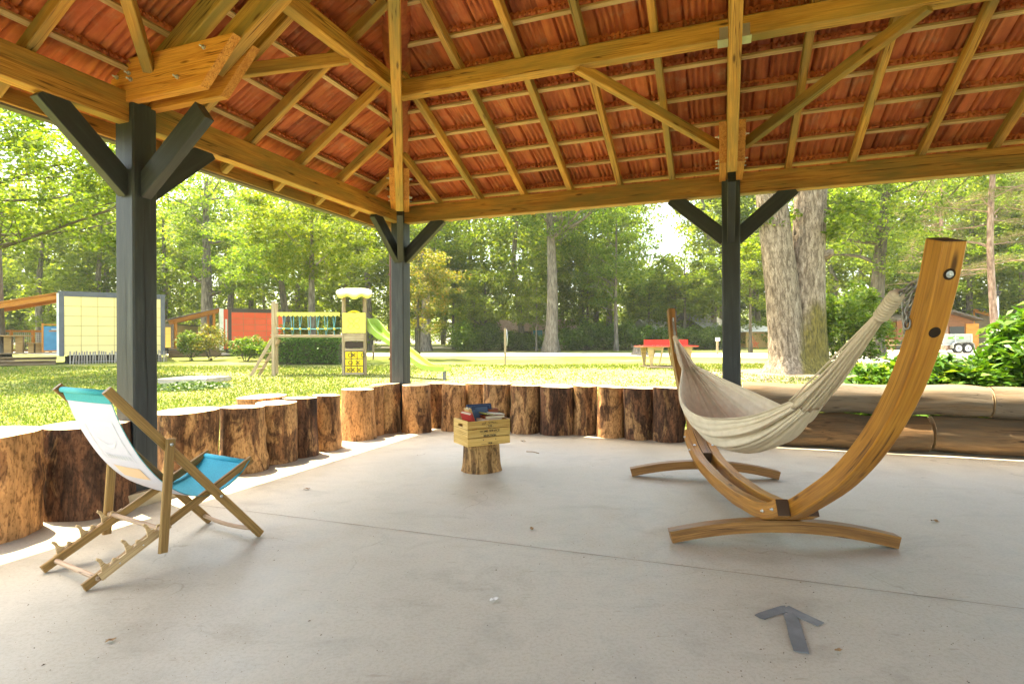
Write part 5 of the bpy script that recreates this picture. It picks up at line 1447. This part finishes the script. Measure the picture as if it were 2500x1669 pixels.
for i in range(36): lt.bar(bp(-.15 - DL * i / 36, 2.24, .64), bp(-.15 - DL * i / 36, 2.24, 1.52), .016, .012, ch=0)
for j in range(11): lt.bar(bp(-.14, 2.25, .66 + j * .083), bp(-.12 - DL, 2.25, .66 + j * .083), .012, .016, ch=0)
lt.build("lattice", M_mesh, cb_)
bn = thing("blue_banner", "blue banner in an orange frame at the left side of the yellow cabin", "banner", bp(-.4, .5, Dz))
MB().box(bp(-.34, .45, 1.22), .56, .02, 1.12, cx_, cy_).build("cloth", M_banner, bn)
fr = MB(); fr.bar(bp(-.66, .45, .56), bp(-.66, .45, 1.92), .06, .06); fr.bar(bp(-.02, .45, 1.86), bp(-.66, .45, 1.86), .05, .05); fr.bar(bp(-.02, .45, .62), bp(-.66, .45, .62), .05, .05); fr.build("frame", M_orange, bn)
MB().box(bp(-.28, .435, 1.56), .3, .006, .05, cx_, cy_).build("stripe", M_orange, bn); MB().box(bp(-.24, .435, 1.64), .2, .006, .03, cx_, cy_).build("stripe", M_wtrim, bn)
M_picnic = wood("picnic_wood", (.30, .16, .05), (.46, .28, .10), knots=False)
pt = thing("picnic_table", "wooden picnic table on the yellow cabin's deck", "table", bp(-1.85, 1.1, Dz))
MB().box(bp(-1.75, 1.1, Dz + .80), 1.25, .8, .05, cx_, cy_).build("tabletop", M_picnic, pt)
for a in (-1.95, -1.55): MB().box(bp(a, 1.1, Dz + .39), .26, .5, .76, cx_, cy_).build("leg", M_picnic, pt)
for a, nm in ((-.98, "short wooden bench to the right of the picnic table on the deck"), (-2.62, "short wooden bench left of the picnic table, beside the big tree")):
    b_ = thing("deck_bench", nm, "bench", bp(a, 1.1, Dz), "benches of the picnic table")
    MB().box(bp(a, 1.1, Dz + .46), .52, 1.2, .05, cx_, cy_).build("seat", M_picnic, b_)
    for k_ in (-.12, .14): MB().box(bp(a + k_, 1.1, Dz + .22), .2, .9, .42, cx_, cy_).build("leg", M_picnic, b_)
# chestnut paling along its foot
pf_ = thing("paling_fence", "low grey paling fence along the foot of the yellow cabin", "fence", bp(Wd / 2, -.6, 0))
rg = np.random.default_rng(150); a = .42; i = 0
while a < Wd + .05:
    tl = rg.normal() * .03; h = .60 + rg.normal() * .02
    MB().bar(bp(a, -.55 + .03 * rg.normal(), -.02), bp(a + tl, -.55, h),   .055, .022, up=cy_).build("paling", M_paling, pf_); a += .105
wr = MB()
for zz in (.14, .46): wr.tube([bp(.4, -.57, zz), bp(Wd, -.57, zz)], .005, 5)
wr.build("wire", M_steel, pf_)
# far ochre cabin
Pl, Pr = AT(385, 850, 38), AT(424, 850, 38.2)
cabin("ochre cabin mostly hidden behind the yellow cabin's right edge", Pl, Pr, gz(38), EYE + (838 - 792) / FPX * 38 - gz(38), 5, M_ochre, M_trimb, 2, 6)
# red cabin
Pl, Pr = AT(558, 866, 34.2), AT(712, 866, 36.0); zg = gz(34.2)
hgt = EYE + (837.5 - 755) / FPX * 34.2 - zg
rc, rp, rx_, ry_, RW = cabin("brick-red panelled cabin left of the playground", Pl, Pr, zg, hgt, 7, M_redp, M_trimb, 5, 6)
MB().box(rp(-.13, .9, .42 + (hgt - .42) / 2), .26, 1.8, hgt - .44, rx_, ry_).build("side_wall", M_redp, rc)
MB().box(rp(-.12, .0, .42 + (hgt - .42) / 2), .2, .03, hgt - .44, rx_, ry_).build("side_wall", M_redp, rc)
MB().box(rp(-.37, .4, hgt / 2 + .2), .20, 1.2, hgt - .35, rx_, ry_).build("white_corner", M_wtrim, rc)
MB().box(rp(-.12, -.02, 1.55), .10, .03, 1.35, rx_, ry_).build("window", M_wtrim, rc)
pb = MB()
for yy in (.4, 2.6): pb.bar(rp(-.45, yy, hgt - .03), rp(-3.1, yy, hgt - .80), .10, .20)
pb.build("porch_beam", M_orange, rc)
MB().bar(rp(-.40, 1.5, hgt + .12), rp(-3.55, 1.5, hgt - .76), 2.6, .04).build("porch_roof", M_trimb, rc)
for a, yy, h_ in ((-2.75, .45, .75), (-2.75, 2.5, .75), (-.75, .45, .15), (-1.0, 2.5, .2)): MB().bar(rp(a, yy, .45), rp(a, yy, hgt - h_), .11, .11).build("porch_post", M_orange, rc)
dk = MB(); dk.box(rp(-1.75, 1.5, .47), 2.7, 2.6, .08, rx_, ry_)
for k_ in range(3): dk.box(rp(-1.75, .1 - k_ * .22, .36 - k_ * .13), 2.7, .26, .05, rx_, ry_); dk.box(rp(-1.75, .18 - k_ * .22, .29 - k_ * .13), 2.7, .03, .1, rx_, ry_)
dk.build("deck", M_deck, rc)
rl = MB(); rl.bar(rp(-.5, 2.6, 1.38), rp(-2.7, 2.6, 1.38), .08, .1); rl.box(rp(-1.7, 2.6, .95), 2.0, .03, .7, rx_, ry_); rl.build("railing", M_orange, rc)
MB().box(rp(-.75, 2.5, 1.6), .7, .03, .35, rx_, ry_).build("banner", M_banner, rc)
bb_ = thing("wheelie_bin", "blue-grey wheelie bin beside the red cabin's porch post", "bin", GD(441, 33.5))
P = GD(441, 33.5); MB().prism([(-.20, 0), (.20, 0), (.24, .74), (-.24, .74)], P + Z * .05, A * 0 + np.array([1., 0, 0]), Z, np.array([0, 1., 0]), -.22, .22).build("body", M_binbody, bb_)
MB().box(P + Z * .83, .52, .5, .07, ch=.02).build("lid", plain("pale_grey_lid", (.42, .44, .46), bump=0), bb_)

# ---------------------------------------------------------------- playground
M_post = wood("play_timber", (.26, .19, .10), (.40, .31, .19), knots=False)
M_rope = plain("teal_rope", (.10, .33, .33), rough=.8, bump=0)
M_rope2 = plain("pale_rope", (.35, .50, .50), rough=.8, bump=0)
DP = 18.6; pg = thing("climbing_frame", "wooden climbing frame with yellow roof, rope bridge, ladder and green slide", "climbing frame", GD(865, DP)); gp = gz(DP)
SCL = DP / FPX
def pp(px, py, dd=0.0):
    P = AT(px, py, DP + dd); return P
def gpt(px, dd=0.0):
    P = AT(px, 834, DP + dd); P[2] = gz(DP + dd) - .05; return P
X_ = np.array([1., 0, 0]); Y_ = np.array([0, 1., 0])
def ppost(px, top, dd=0.0, w=.11, d2=0.0):
    a = gpt(px, dd); b_ = pp(px, top, dd); b_[0] = a[0]; MB().bar(a, b_, w, w, up=Y_).build("post", M_post, pg)
    return a
ppost(667.5, 736, 0, .095); ppost(675, 740, 1.0, .095)
for px in (838.5, 891.5): ppost(px, 718, 0, .085); ppost(px - (2 if px > 860 else -2), 720, 1.0, .085)
cpb = MB()
for px, dd, t_ in ((667.5, 0, 735), (675, 1.0, 739)): cpb.box(pp(px, t_, dd), .12, .12, .02, X_, Y_)
cpb.build("post_cap", M_steel, pg)
rf = MB(); V = []; F = []                                           # rounded canopy with a wavy hem
for i in range(25):
    t = -1 + i / 12; xx = 858 + 6.5 + t * 42.5
    for j, (py, dd) in enumerate(((722 + 3.5 * math.cos(t * 7.5) - 7 * abs(t) ** 6, -.25), (712 + 5 * abs(t) ** 4, -.3), (706 + 6 * abs(t) ** 5, .2), (706 + 6 * abs(t) ** 5, .9), (712 + 5 * abs(t) ** 4, 1.35), (722 + 3.5 * math.cos(t * 7.5) - 7 * abs(t) ** 6, 1.3))):
        V.append(pp(xx, py, dd))
    if i:
        for j in range(5): F.append(((i - 1) * 6 + j, (i - 1) * 6 + j + 1, i * 6 + j + 1, i * 6 + j))
o = rf.add(V, F, smooth=True).build("canopy", M_cap, pg); md = o.modifiers.new("s", 'SOLIDIFY'); md.thickness = .03
V = []; F = []
for i in range(25):
    t = -1 + i / 12; xx = 864.5 + t * 42.5
    V += [pp(xx, 720 + 3.5 * math.cos(t * 7.5) - 6 * abs(t) ** 6, -.262), pp(xx, 727 + 3.5 * math.cos(t * 7.5) - 7 * abs(t) ** 6, -.255)]
    if i: F.append((2 * i - 2, 2 * i - 1, 2 * i + 1, 2 * i))
o = MB().add(V, F).build("canopy_hem", M_py, pg); md = o.modifiers.new("s", 'SOLIDIFY'); md.thickness = .02
def panel(x0, x1, y0, y1, mat, name, dd=-.05, th=.03):
    a, b_ = pp(x0, y1, dd), pp(x1, y0, dd); o = MB().box((a + b_) / 2, b_[0] - a[0], th, b_[2] - a[2], X_, Y_); return o.build(name, mat, pg)
pn_ = panel(836.5, 892, 763.5, 812.5, M_py, "yellow_panel", -.07)
V = []
for i in range(49):
    t = 2 * math.pi * i / 48; r = 14.0 * (.62 + .38 * abs(math.cos(2 * (t + math.pi / 4))) ** 1.0) * (1.05 if True else 1)
    r = 5.0 + 13.5 * abs(math.sin(2 * t)) ** 1.3
    V.append(pp(863.5 + r * math.cos(t), 789 + r * math.sin(t) * .98, -.09))
fl_ = MB(); fl_.tube(V, .006, 5, cap=False); fl_.ring(pp(863.5, 789, -.09), Y_, .05, .006, 18); fl_.build("flower_emblem", M_green_t, pn_)
ar = MB(); ar.tube([pp(850 + 28 * i / 10, 764 - 4.5 * math.sin(math.pi * i / 10), -.04) for i in range(11)], .03, 8); ar.build("grab_bar", M_py2, pg)
panel(841, 889, 813, 832.5, M_post, "board", -.045, .04)
panel(843, 887, 834, 849, plain("opening_shade", (.035, .02, .012), bump=0), "opening_shade_sheet", .0, .02)  # dark opening below the board, its shade put into a near-black sheet
panel(842, 888, 850.5, 856, M_post, "board", -.05, .05)
panel(842, 888, 909, 914, M_post, "board", -.05, .05)
# noughts and crosses: nine turning blocks in a dark frame
bx = MB(); gx = [843, 858, 872.5, 887.5]; gy = [857.5, 875.5, 893, 911]
for i in range(4): a, b_ = pp(gx[i], gy[3], -.02), pp(gx[i], gy[0], -.02); bx.bar(a, b_, .022, .05, up=Y_, ch=0)
for j in range(4): a, b_ = pp(gx[0], gy[j], -.018), pp(gx[3], gy[j], -.018); bx.bar(a, b_, .04, .018, ch=0)
fr_ = bx.build("game_frame", M_dark, pg)
for i in range(3):
    for j in range(3):
        a, b_ = pp(gx[i] + .9, gy[j + 1] - .9, -.03), pp(gx[i + 1] - .9, gy[j] + .9, -.03)
        MB().box((a + b_) / 2, b_[0] - a[0], .07, b_[2] - a[2], X_, Y_, ch=.012).build("game_block", M_py2, fr_)
for (ch_, px, py) in (("O", 855, 866.5), ("X", 863, 866.5), ("O", 886.5, 866.5), ("O", 855.5, 884.5), ("X", 873, 884.5), ("X", 850.5, 902.5), ("X", 861.3, 902.5), ("X", 876.5, 902.5)):
    c = pp(px, py, -.085 + .008)
    mk = MB(); hw = .062
    if ch_ == "O": mk.ring(c, Y_, .062, .009, 20, 5)
    else:
        for s in (-1, 1): mk.bar(c + X_ * hw * s - Z * hw, c - X_ * hw * s + Z * hw, .016, .016, up=Y_, ch=0)
    mk.build("game_mark", M_black, fr_)
# rope bridge
for dd in (0.0, .95):
    MB().bar(pp(670, 820.5, dd), pp(838, 820.5, dd), .07, .085).build("bridge_beam", M_post, pg)
V = []; F = []
for dd, nm in ((0.0, 0), (.95, 1)):
    V = []; F = []
    for i in range(57):
        px = 676 + 153 * i / 56; V += [pp(px, 762, dd), pp(px, 771 + 2.2 * math.cos(i * 2 * math.pi / 4.0), dd)]
        if i: F.append((2 * i - 2, 2 * i - 1, 2 * i + 1, 2 * i))
    o = MB().add(V, F).build("scalloped_rail", M_py, pg); md = o.modifiers.new("s", 'SOLIDIFY'); md.thickness = .04
rb_ = MB(); kb = MB()
for dd in (0.0, .95):
    rb_.tube([pp(674, 801, dd), pp(720, 802.5, dd), pp(780, 803, dd), pp(832, 801, dd)],   .011, 6)
    for k_, px in enumerate((693, 713, 733, 754, 776, 795, 816)):
        rb_.tube([pp(px - 3, 772, dd), pp(px - 1, 802, dd), pp(px + 1, 823, dd)], .008, 5); rb_.tube([pp(px + 3.5, 772, dd), pp(px + (4.5 if k_ % 2 else 0), 802, dd), pp(px + 1, 823, dd)], .008, 5)
        kb.tube([pp(px - 2, 802.5, dd - .01), pp(px + 2, 802.5, dd - .01)], .03, 8)
rb_.build("rope", M_rope, pg); kb.build("rope_clamp", M_py2, pg)
pl_ = MB()
for i in range(20): c = pp(677 + 157 * i / 19, 818, .475); pl_.box(c, .085, .95, .03, X_, Y_)
pl_.build("bridge_plank", M_post, pg)
# ladder
l0, l1 = gpt(610.5, -.25) + Z * .05, pp(664, 828, -.02); ldv = l1 - l0
for dd in (0.0, .62): MB().bar(l0 + Y_ * dd, l1 + Y_ * dd, .05, .10).build("ladder_rail", M_post, pg)
for f in (.2, .4, .62, .85):
    c = l0 + ldv * f; MB().box(c + Y_ * .31, .09, .6, .03, X_, Y_).build("rung", M_post, pg)
# slide
SD = [(893, 777, .45), (908, 777, .4), (918, 790, .3), (930, 806, .1), (945, 818, -.1), (985, 845, -.6), (1030, 880, -1.1), (1050, 890, -1.3), (1075, 893.5, -1.5), (1092, 894, -1.6)]
V = []; F = []
S3 = spline([pp(*q) for q in SD], 5)
for i, p in enumerate(S3):
    t = nrm(S3[min(i + 1, len(S3) - 1)] - S3[max(i - 1, 0)]); s = nrm(np.cross(t, Z)); n2 = np.cross(s, t)
    low = .22 if i < 14 else (.15 if i < 20 else .10)
    for (a, b_) in ((-.25, .0), (-.21, 0), (-.19, -low), (.19, -low), (.21, 0), (.25, 0), (.25, -low - .04), (-.25, -low - .04)): V.append(p + s * a + n2 * b_)
    if i:
        for k_ in range(8): F.append(((i - 1) * 8 + k_, (i - 1) * 8 + (k_ + 1) % 8, i * 8 + (k_ + 1) % 8, i * 8 + k_))
F += [tuple(range(7, -1, -1)), tuple((len(S3) - 1) * 8 + k_ for k_ in range(8))]
MB().add(V, F).build("slide", M_green_t, pg)
a = S3[-1] - Z * .2 - X_ * .08; MB().box(a + Z * -.12, .06, .5, .32, X_, Y_).build("slide_foot", M_trim, pg)

# ---------------------------------------------------------------- table tennis, stakes, tree stump
M_ttw = wood("table_plywood", (.40, .27, .10), (.55, .41, .19), knots=False)
M_ttr = plain("red_table_paint", (.55, .035, .025), rough=.4, bump=0)
dT = 21.6; tt_ = thing("table_tennis_table", "outdoor table tennis table with red top and red solid net", "table tennis table", GD(1625, dT))
def tp(px, py, dd=0): return AT(px, py, dT + dd)
zt = AT(1625, 845, dT)[2]; zb = gz(dT)
TL = 2.12; tc = GD(1625, dT + .75); tc[2] = zt
MB().box(tc, TL, 1.5, .035, X_, Y_).build("tabletop", M_ttr, tt_); MB().box(tc - Z * .026, TL - .01, 1.49, .016, X_, Y_).build("edge", M_ttw, tt_)
MB().box(tc + Z * .14 - Y_ * .05, 1.72, .03, .22, X_, Y_).build("net", M_ttr, tt_)
for s in (-1, 1):
    lm = MB()
    for yy in (-.6, .6):
        c = tc + X_ * s * .72 + Y_ * yy; lm.prism([(-.10, -.05), (.14, -.05), (.02, -(zt - zb) + .02), (-.06, -(zt - zb) + .02)], c, X_ * s, Z, Y_, -.04, .04)
        lm.bar(c + X_ * s * -.45 - Z * .05, c + X_ * s * -.30 - Z * (zt - zb - .02), .06, .06); lm.bar(c + X_ * s * .0 - Z * (zt - zb - .05), c - X_ * s * .33 - Z * (zt - zb - .05), .06, .07)
    lm.bar(tc + X_ * s * .3 - Y_ * .6 - Z * .09, tc + X_ * s * .85 - Y_ * .6 - Z * .09, .05, .12)
    lm.build("leg", M_ttw, tt_)
b_ = MB().box((tc[0] + .05, tc[1] - .1, zb + .03), 1.9, 1.9, .05, ch=.01).build("concrete_pad", M_earth); tag(b_, "brown pad the table tennis table stands on", "pad")
def stake(px, py, top, w, label, d=None, cap=None):
    P = G(px, py) if d is None else GD(px, d); t = AT(px, top, P[1])
    o = thing("wooden_stake", label, "stake", P)
    MB().bar(P - Z * .05, np.array([P[0], P[1], t[2]]), w, w, up=Y_).build("post", M_post, o)
    return o, P, t
o, P, t = stake(1233.5, 891, 801, .09, "tall lone wooden stake with a pale cord, on the lawn left of the tall oak")
MB().tube([P + X_ * .06 + Z * (t[2] - P[2] - .05), P + X_ * .09 + Z * (t[2] - P[2] - .45), P + X_ * .07 + Z * (t[2] - P[2] - .75)], .014, 6).build("cord", M_wtrim, o)
stake(911.5, 877, 841, .09, "short wooden stake on the lawn behind the slide")
o, P, t = stake(1751.5, 865, 828, .11, "stake with a small white sign just left of the right post")
MB().box(np.array([P[0], P[1] - .06, t[2]]), .26, .03, .20).build("sign_plate", M_wtrim, o)
P = GD(1562, 33); V, seg, nz = log_shape(.38, .55, 77); V[:, :2] *= (1 + .45 * np.exp(-V[:, 2:3] / .12))
t = thing("tree_stump", "sawn-off stump of a felled tree left of the table tennis table", "stump", P)
MB().add(V + P, [(i * seg + k, i * seg + (k + 1) % seg, (i + 1) * seg + (k + 1) % seg, (i + 1) * seg + k) for i in range(nz) for k in range(seg)], V[:, [2, 0, 1]], True).build("bark", M_bark_g, t)
MB().add(V[-seg:] + P, [tuple(range(seg))]).build("sawn_top", M_cut, t)

# ---------------------------------------------------------------- building and tents beyond the hedge
M_render = plain("cream_render", (.56, .46, .32), rough=.9, bump=.1)
M_roofp = mottle("faded_pink_tiles", [(.3, (.42, .26, .20)), (.7, (.58, .42, .34))], 8, rough=.9)
dB = 46; hb = thing("washhouse", "low cream building with a faded tiled roof behind the hedge", "building", GD(1320, dB)); zb = gz(dB)
def bpp(px, py, dd=0): return AT(px, py, dB + dd)
a, b_ = bpp(1195, 840), bpp(1425, 806); w0, w1 = a[0], b_[0]; zt = b_[2]
MB().box(((w0 + w1) / 2, dB + 3, (zb + zt) / 2), w1 - w0, 6, zt - zb, ).build("wall", M_render, hb)
MB().prism([(w0 - .5, zt + .02), (w1 + .5, zt + .02), (w1 - .8, zt + .85), (w0 + .8, zt + .85)], (0, dB - .5, 0), X_, Z, Y_, 0, 6.8).build("roof", M_roofp, hb)
dr = bpp(1313, 840); MB().box((dr[0], dB - .02, zb + 1.0), .75, .06, 2.0).build("door", plain("blue_door", (.04, .25, .34), bump=0), hb)
for px in (1285, 1345, 1400): q = bpp(px, 812); MB().box((q[0], dB - .02, zt - .35), 1.0, .05, .55).build("window", M_glass, hb)
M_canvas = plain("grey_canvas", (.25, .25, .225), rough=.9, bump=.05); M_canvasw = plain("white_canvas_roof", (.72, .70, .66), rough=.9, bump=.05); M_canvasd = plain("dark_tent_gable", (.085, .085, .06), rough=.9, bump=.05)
def ridge_tent(label, px0, pxr, px1, ytop, yeave, d, mat, gable, depth=5.0, roof2=None):
    P = GD((px0 + px1) / 2, d); t = thing("canvas_tent", label, "tent", P)
    zl = AT(px0, yeave, d)[2]; zr = AT(pxr, ytop, d)[2]; xl = AT(px0, yeave, d)[0]; xr = AT(pxr, ytop, d)[0]; x1 = AT(px1, yeave, d)[0]; zg_ = gz(d)
    MB().prism([(xl, zg_), (x1, zg_), (x1, zl), (xr, zr), (xl, zl)], (0, d, 0), X_, Z, Y_, .1, depth - .1).build("walls", gable, t)
    V = []
    for s, xe in ((-1, xl), (1, x1)):
        rm = MB(); sx = nrm(np.array([xe - xr, 0, zl - zr])); L = np.hypot(xe - xr, zl - zr) + .35
        o = np.array([xr, d, zr + .03]); rm.add([o, o + sx * L, o + sx * L + Y_ * depth, o + Y_ * depth] + [q + Z * .03 for q in (o, o + sx * L, o + sx * L + Y_ * depth, o + Y_ * depth)], [(0, 1, 2, 3), (4, 7, 6, 5), (0, 4, 5, 1), (1, 5, 6, 2), (2, 6, 7, 3), (3, 7, 4, 0)])
        rm.build("roof_canvas", mat, t)
    return t
def angled_tent(label, P0, ang, L, wd, he, hr, mat, gable):
    x = np.array([math.cos(ang), math.sin(ang), 0]); y = np.cross(Z, x); t = thing("canvas_tent", label, "tent", P0)
    MB().prism([(-wd / 2, 0), (wd / 2, 0), (wd / 2, he), (0, hr), (-wd / 2, he)], P0, y, Z, x, .1, L - .1).build("walls", gable, t)
    for s in (-1, 1):
        rm = MB(); dn = nrm(y * s * wd / 2 + Z * (he - hr)); Ls = np.hypot(wd / 2, hr - he) + .4; o = P0 + Z * (hr + .03)
        q = [o, o + dn * Ls, o + dn * Ls + x * L, o + x * L]
        rm.add(q + [p + Z * .03 for p in q], [(0, 1, 2, 3), (4, 7, 6, 5), (0, 4, 5, 1), (1, 5, 6, 2), (2, 6, 7, 3), (3, 7, 4, 0)]); rm.build("roof_canvas", mat, t)
    return t
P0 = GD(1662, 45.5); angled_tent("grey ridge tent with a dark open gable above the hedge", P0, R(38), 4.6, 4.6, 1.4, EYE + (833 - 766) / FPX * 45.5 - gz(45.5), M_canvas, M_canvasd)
P0 = GD(1560, 46); angled_tent("white tent roof above the hedge, left of the grey ridge tent", P0, R(8), 2.6, 4.4, 1.5, EYE + (833 - 781) / FPX * 46 - gz(46), M_canvasw, M_canvasw)
dY = 46; yt = thing("canvas_tent", "yellow walled tent with a white pyramid roof left of the twin oak", "tent", GD(1850, dY)); zb = gz(dY)
xl, xr = AT(1822, 834, dY)[0], AT(1905, 834, dY)[0]; he = AT(1850, 808, dY)[2]; hr = AT(1850, 786, dY)[2]; cxm = AT(1855, 834, dY)[0]
MB().box(((xl + xr) / 2, dY + 1.6, (zb + he) / 2), xr - xl, 3, he - zb).build("walls", plain("ochre_canvas", (.52, .33, .11), bump=0), yt)
V = [(xl - .35, dY - .2, he - .05), (xr + .35, dY - .2, he - .05), (xr + .35, dY + 3.4, he - .05), (xl - .35, dY + 3.4, he - .05), (cxm, dY + 1.6, hr)]
MB().add(V, [(0, 1, 4), (1, 2, 4), (2, 3, 4), (3, 0, 4), (3, 2, 1, 0)]).build("roof_canvas", M_canvasw, yt)
chs = thing("garden_chair", "small red-brown folding chair before the yellow tent", "chair", GD(1841, 44)); P = GD(1841, 44)
cm = MB()
for s in (-.2, .2): cm.bar(P + Y_ * s + X_ * .25, P + Y_ * s - X_ * .25 + Z * .95, .03, .04); cm.bar(P + Y_ * s - X_ * .25, P + Y_ * s + X_ * .3 + Z * .45, .03, .04)
cm.build("frame", M_redp, chs); MB().box(P + Z * .44, .45, .42, .03).build("seat", M_redp, chs)

# ---------------------------------------------------------------- far right: wooden cabins, trailer, lamp
M_cabw = wood("red_cedar_board", (.16, .06, .022), (.28, .11, .045), knots=False)
dC = 40; wc = thing("wooden_lodge", "reddish wooden lodge with a sloping roof behind the trailer", "cabin", GD(2290, dC)); zb = gz(dC)
def cpp(px, py, dd=0): return AT(px, py, dC + dd)
q = [(2190, 833), (2376, 833), (2376, 779), (2318, 762), (2262, 770), (2190, 782)]
pts = [(cpp(a, b_)[0], max(cpp(a, b_)[2], zb)) for a, b_ in q]; pts[0] = (pts[0][0], zb); pts[1] = (pts[1][0], zb)
MB().prism(pts, (0, dC, 0), X_, Z, Y_, 0, 5).build("wall", M_cabw, wc)
for (a, b_) in (((2182, 782), (2318, 759)), ((2318, 759), (2392, 781))):
    p, r = cpp(*a, -.4), cpp(*b_, -.4); MB().bar(p + Y_ * 2.8, r + Y_ * 2.8, 6.4, .12).build("roof", M_trimb, wc)
MB().box(((cpp(2372, 800)[0]), dC - .05, zb + .9), .9, .05, 1.8).build("door", M_orange, wc)
for px in (2225, 2335): p = cpp(px, 805); MB().box((p[0], dC - .04, zb + 1.25), 1.0, .05, .7).build("window", M_glass, wc)
MB().box((cpp(2225, 820)[0], dC - .08, zb + .3), 2.2, .06, .6).build("plinth_boards", M_trimb, wc)
w2 = thing("wooden_lodge", "lodge with grey slatted gable and orange beam, partly behind the laurel", "cabin", GD(2400, 45)); zb = gz(45)
a, b_ = AT(2352, 834, 45), AT(2440, 762, 45); MB().box(((a[0] + b_[0]) / 2, 48, (zb + b_[2]) / 2), b_[0] - a[0], 5, b_[2] - zb).build("wall", M_deck, w2)
MB().box(((a[0] + b_[0]) / 2 - .3, 45.3, b_[2] + .05), 1.9, .1, .5).build("slatted_gable", M_trim, w2)
p, r = AT(2376, 757, 44.6), AT(2440, 775, 44.6); MB().bar(p, r, .14, .25).build("porch_beam", M_orange, w2); MB().bar(AT(2378, 834, 44.6), p, .14, .14).build("porch_post", M_orange, w2)
# tandem trailer
dV = 33.5; tv = thing("car_trailer", "galvanised twin-axle trailer with a green stripe parked on the gravel", "trailer", GD(2330, dV)); zb = gz(dV)
def vp(px, py, dd=0): return AT(px, py, dV + dd)
a, b_ = vp(2270, 843), vp(2373, 815); a2 = vp(2272, 843)
M_galv = mottle("galvanised_sheet", [(.3, (.26, .275, .28)), (.7, (.36, .37, .36))], 3, rough=.42, metal=.35, bump=0)
bd = MB(); L = b_[0] - a[0]
for yy in (0, 1.5): bd.box(((a[0] + b_[0]) / 2, dV + yy, (a[2] + b_[2]) / 2), L, .03, b_[2] - a[2])
for xx in (a[0] + .015, b_[0] - .015): bd.box((xx, dV + .75, (a[2] + b_[2]) / 2), .03, 1.46, b_[2] - a[2] - .01)
bd.box(((a[0] + b_[0]) / 2, dV + .75, a[2] + .02), L - .07, 1.46, .04); bd.build("box_body", M_galv, tv)
rb2 = MB()
for px in (2271.5, 2301, 2331, 2371.5): q = vp(px, 829); rb2.box((q[0], dV - .03, q[2]), .05, .04, b_[2] - a[2] + .02)
for zz in (a[2] + .03, b_[2] - .02): rb2.box(((a[0] + b_[0]) / 2, dV - .035, zz), L, .03, .04)
rb2.build("frame_rib", M_steel, tv)
g0, g1 = vp(2314, 827), vp(2352, 822.5); MB().box(((g0[0] + g1[0]) / 2, dV - .03, (g0[2] + g1[2]) / 2), g1[0] - g0[0], .01, .11).build("green_stripe", plain("bright_green_sticker", (.12, .55, .03), bump=0), tv)
g0 = vp(2333, 824.8); MB().box((g0[0], dV - .037, g0[2]), .30, .005, .05).build("pale_sticker", M_wtrim, tv)
for k_, px in enumerate((2334, 2357)):
    q = vp(px, 848); cz = zb + .30; c = np.array([q[0], dV - .12, cz]); wb = MB(); wb.tube([c - Y_ * .08, c + Y_ * .08], .30, 28, smooth=False); wl = wb.build("wheel", M_black, tv)
    rm = MB(); rm.tube([c - Y_ * .092, c - Y_ * .080], .185, 24, smooth=False); rm.build("rim", M_steel, wl)
    hb2 = MB(); hb2.tube([c - Y_ * .102, c - Y_ * .09], .06, 14, smooth=False); hb2.build("hub", M_trim, wl)
V = []; F = []; q0, q1 = vp(2320, 848)[0], vp(2371, 848)[0]
for i in range(17):
    t = math.pi * i / 16; xx = (q0 + q1) / 2 - (q1 - q0) / 2 * (abs(math.cos(t)) ** .6) * (1 if math.cos(t) > 0 else -1); zz = zb + .30 + .36 * math.sin(t) ** .5
    V += [(xx, dV - .26, zz), (xx, dV + .0, zz)]
    if i: F.append((2 * i - 2, 2 * i - 1, 2 * i + 1, 2 * i))
o = MB().add(V, F).build("mudguard", M_galv, tv); md = o.modifiers.new("s", 'SOLIDIFY'); md.thickness = .025
c = np.array([vp(2262, 850)[0], dV + .5, zb + .15]); jw = MB(); jw.tube([c - Y_ * .05, c + Y_ * .05], .14, 16, smooth=False); jw.build("jockey_wheel", M_black, tv)
MB().bar(c + Z * .25, (a[0] + .2, dV + .75, a[2] - .04), .07, .07).build("drawbar", M_steel, tv)
# lamp post
P = GD(2437, 31); lp = thing("lamp_post", "slim garden lamp post with a dark cup-shaped head above the laurel", "lamp post", P); tpz = AT(2437, 722, 31)[2]
MB().tube([P, np.array([P[0], P[1], tpz])], [.05, .04], 10).build("pole", M_steel, lp)
hd_ = MB(); q = np.array([P[0], P[1], tpz]); hd_.tube([q, q + Z * .04, q + Z * .22, q + Z * .26], [.06, .10, .15, .15], 14); hd_.tube([q + Z * .26, q + Z * .62], .035, 8); hd_.build("lamp_head", M_black, lp)
# picnic bench in front of the lodge
P = GD(2195, 36); pbn = thing("picnic_table", "brown picnic table in the shade left of the trailer", "table", P)
MB().box(P + Z * .72, 1.6, .7, .06).build("tabletop", M_deck, pbn)
for s in (-.6, .6): MB().bar(P + X_ * s - Y_ * .3, P + X_ * s + Y_ * .1 + Z * .7, .08, .08).build("leg", M_deck, pbn)
for s in (-.6, .6): MB().box(P + Y_ * s + Z * .44, 1.6, .25, .05).build("seat", M_deck, pbn)

# ---------------------------------------------------------------- thin haze added round the clearing to lift the dark wood
hz = MB().box((0, 185, 14), 830, 460, 36).build("haze", bpy.data.materials.new("haze"), M=Matrix.Identity(4))
tag(hz, kind="stuff")
m = hz.data.materials[0]; m.use_nodes = True; nt = m.node_tree; nt.nodes.clear()
out = nt.nodes.new("ShaderNodeOutputMaterial"); pv = nt.nodes.new("ShaderNodeVolumePrincipled")
pv.inputs["Density"].default_value = .00045; pv.inputs["Color"].default_value = (.92, .96, .90, 1)
nt.links.new(pv.outputs[0], out.inputs["Volume"])
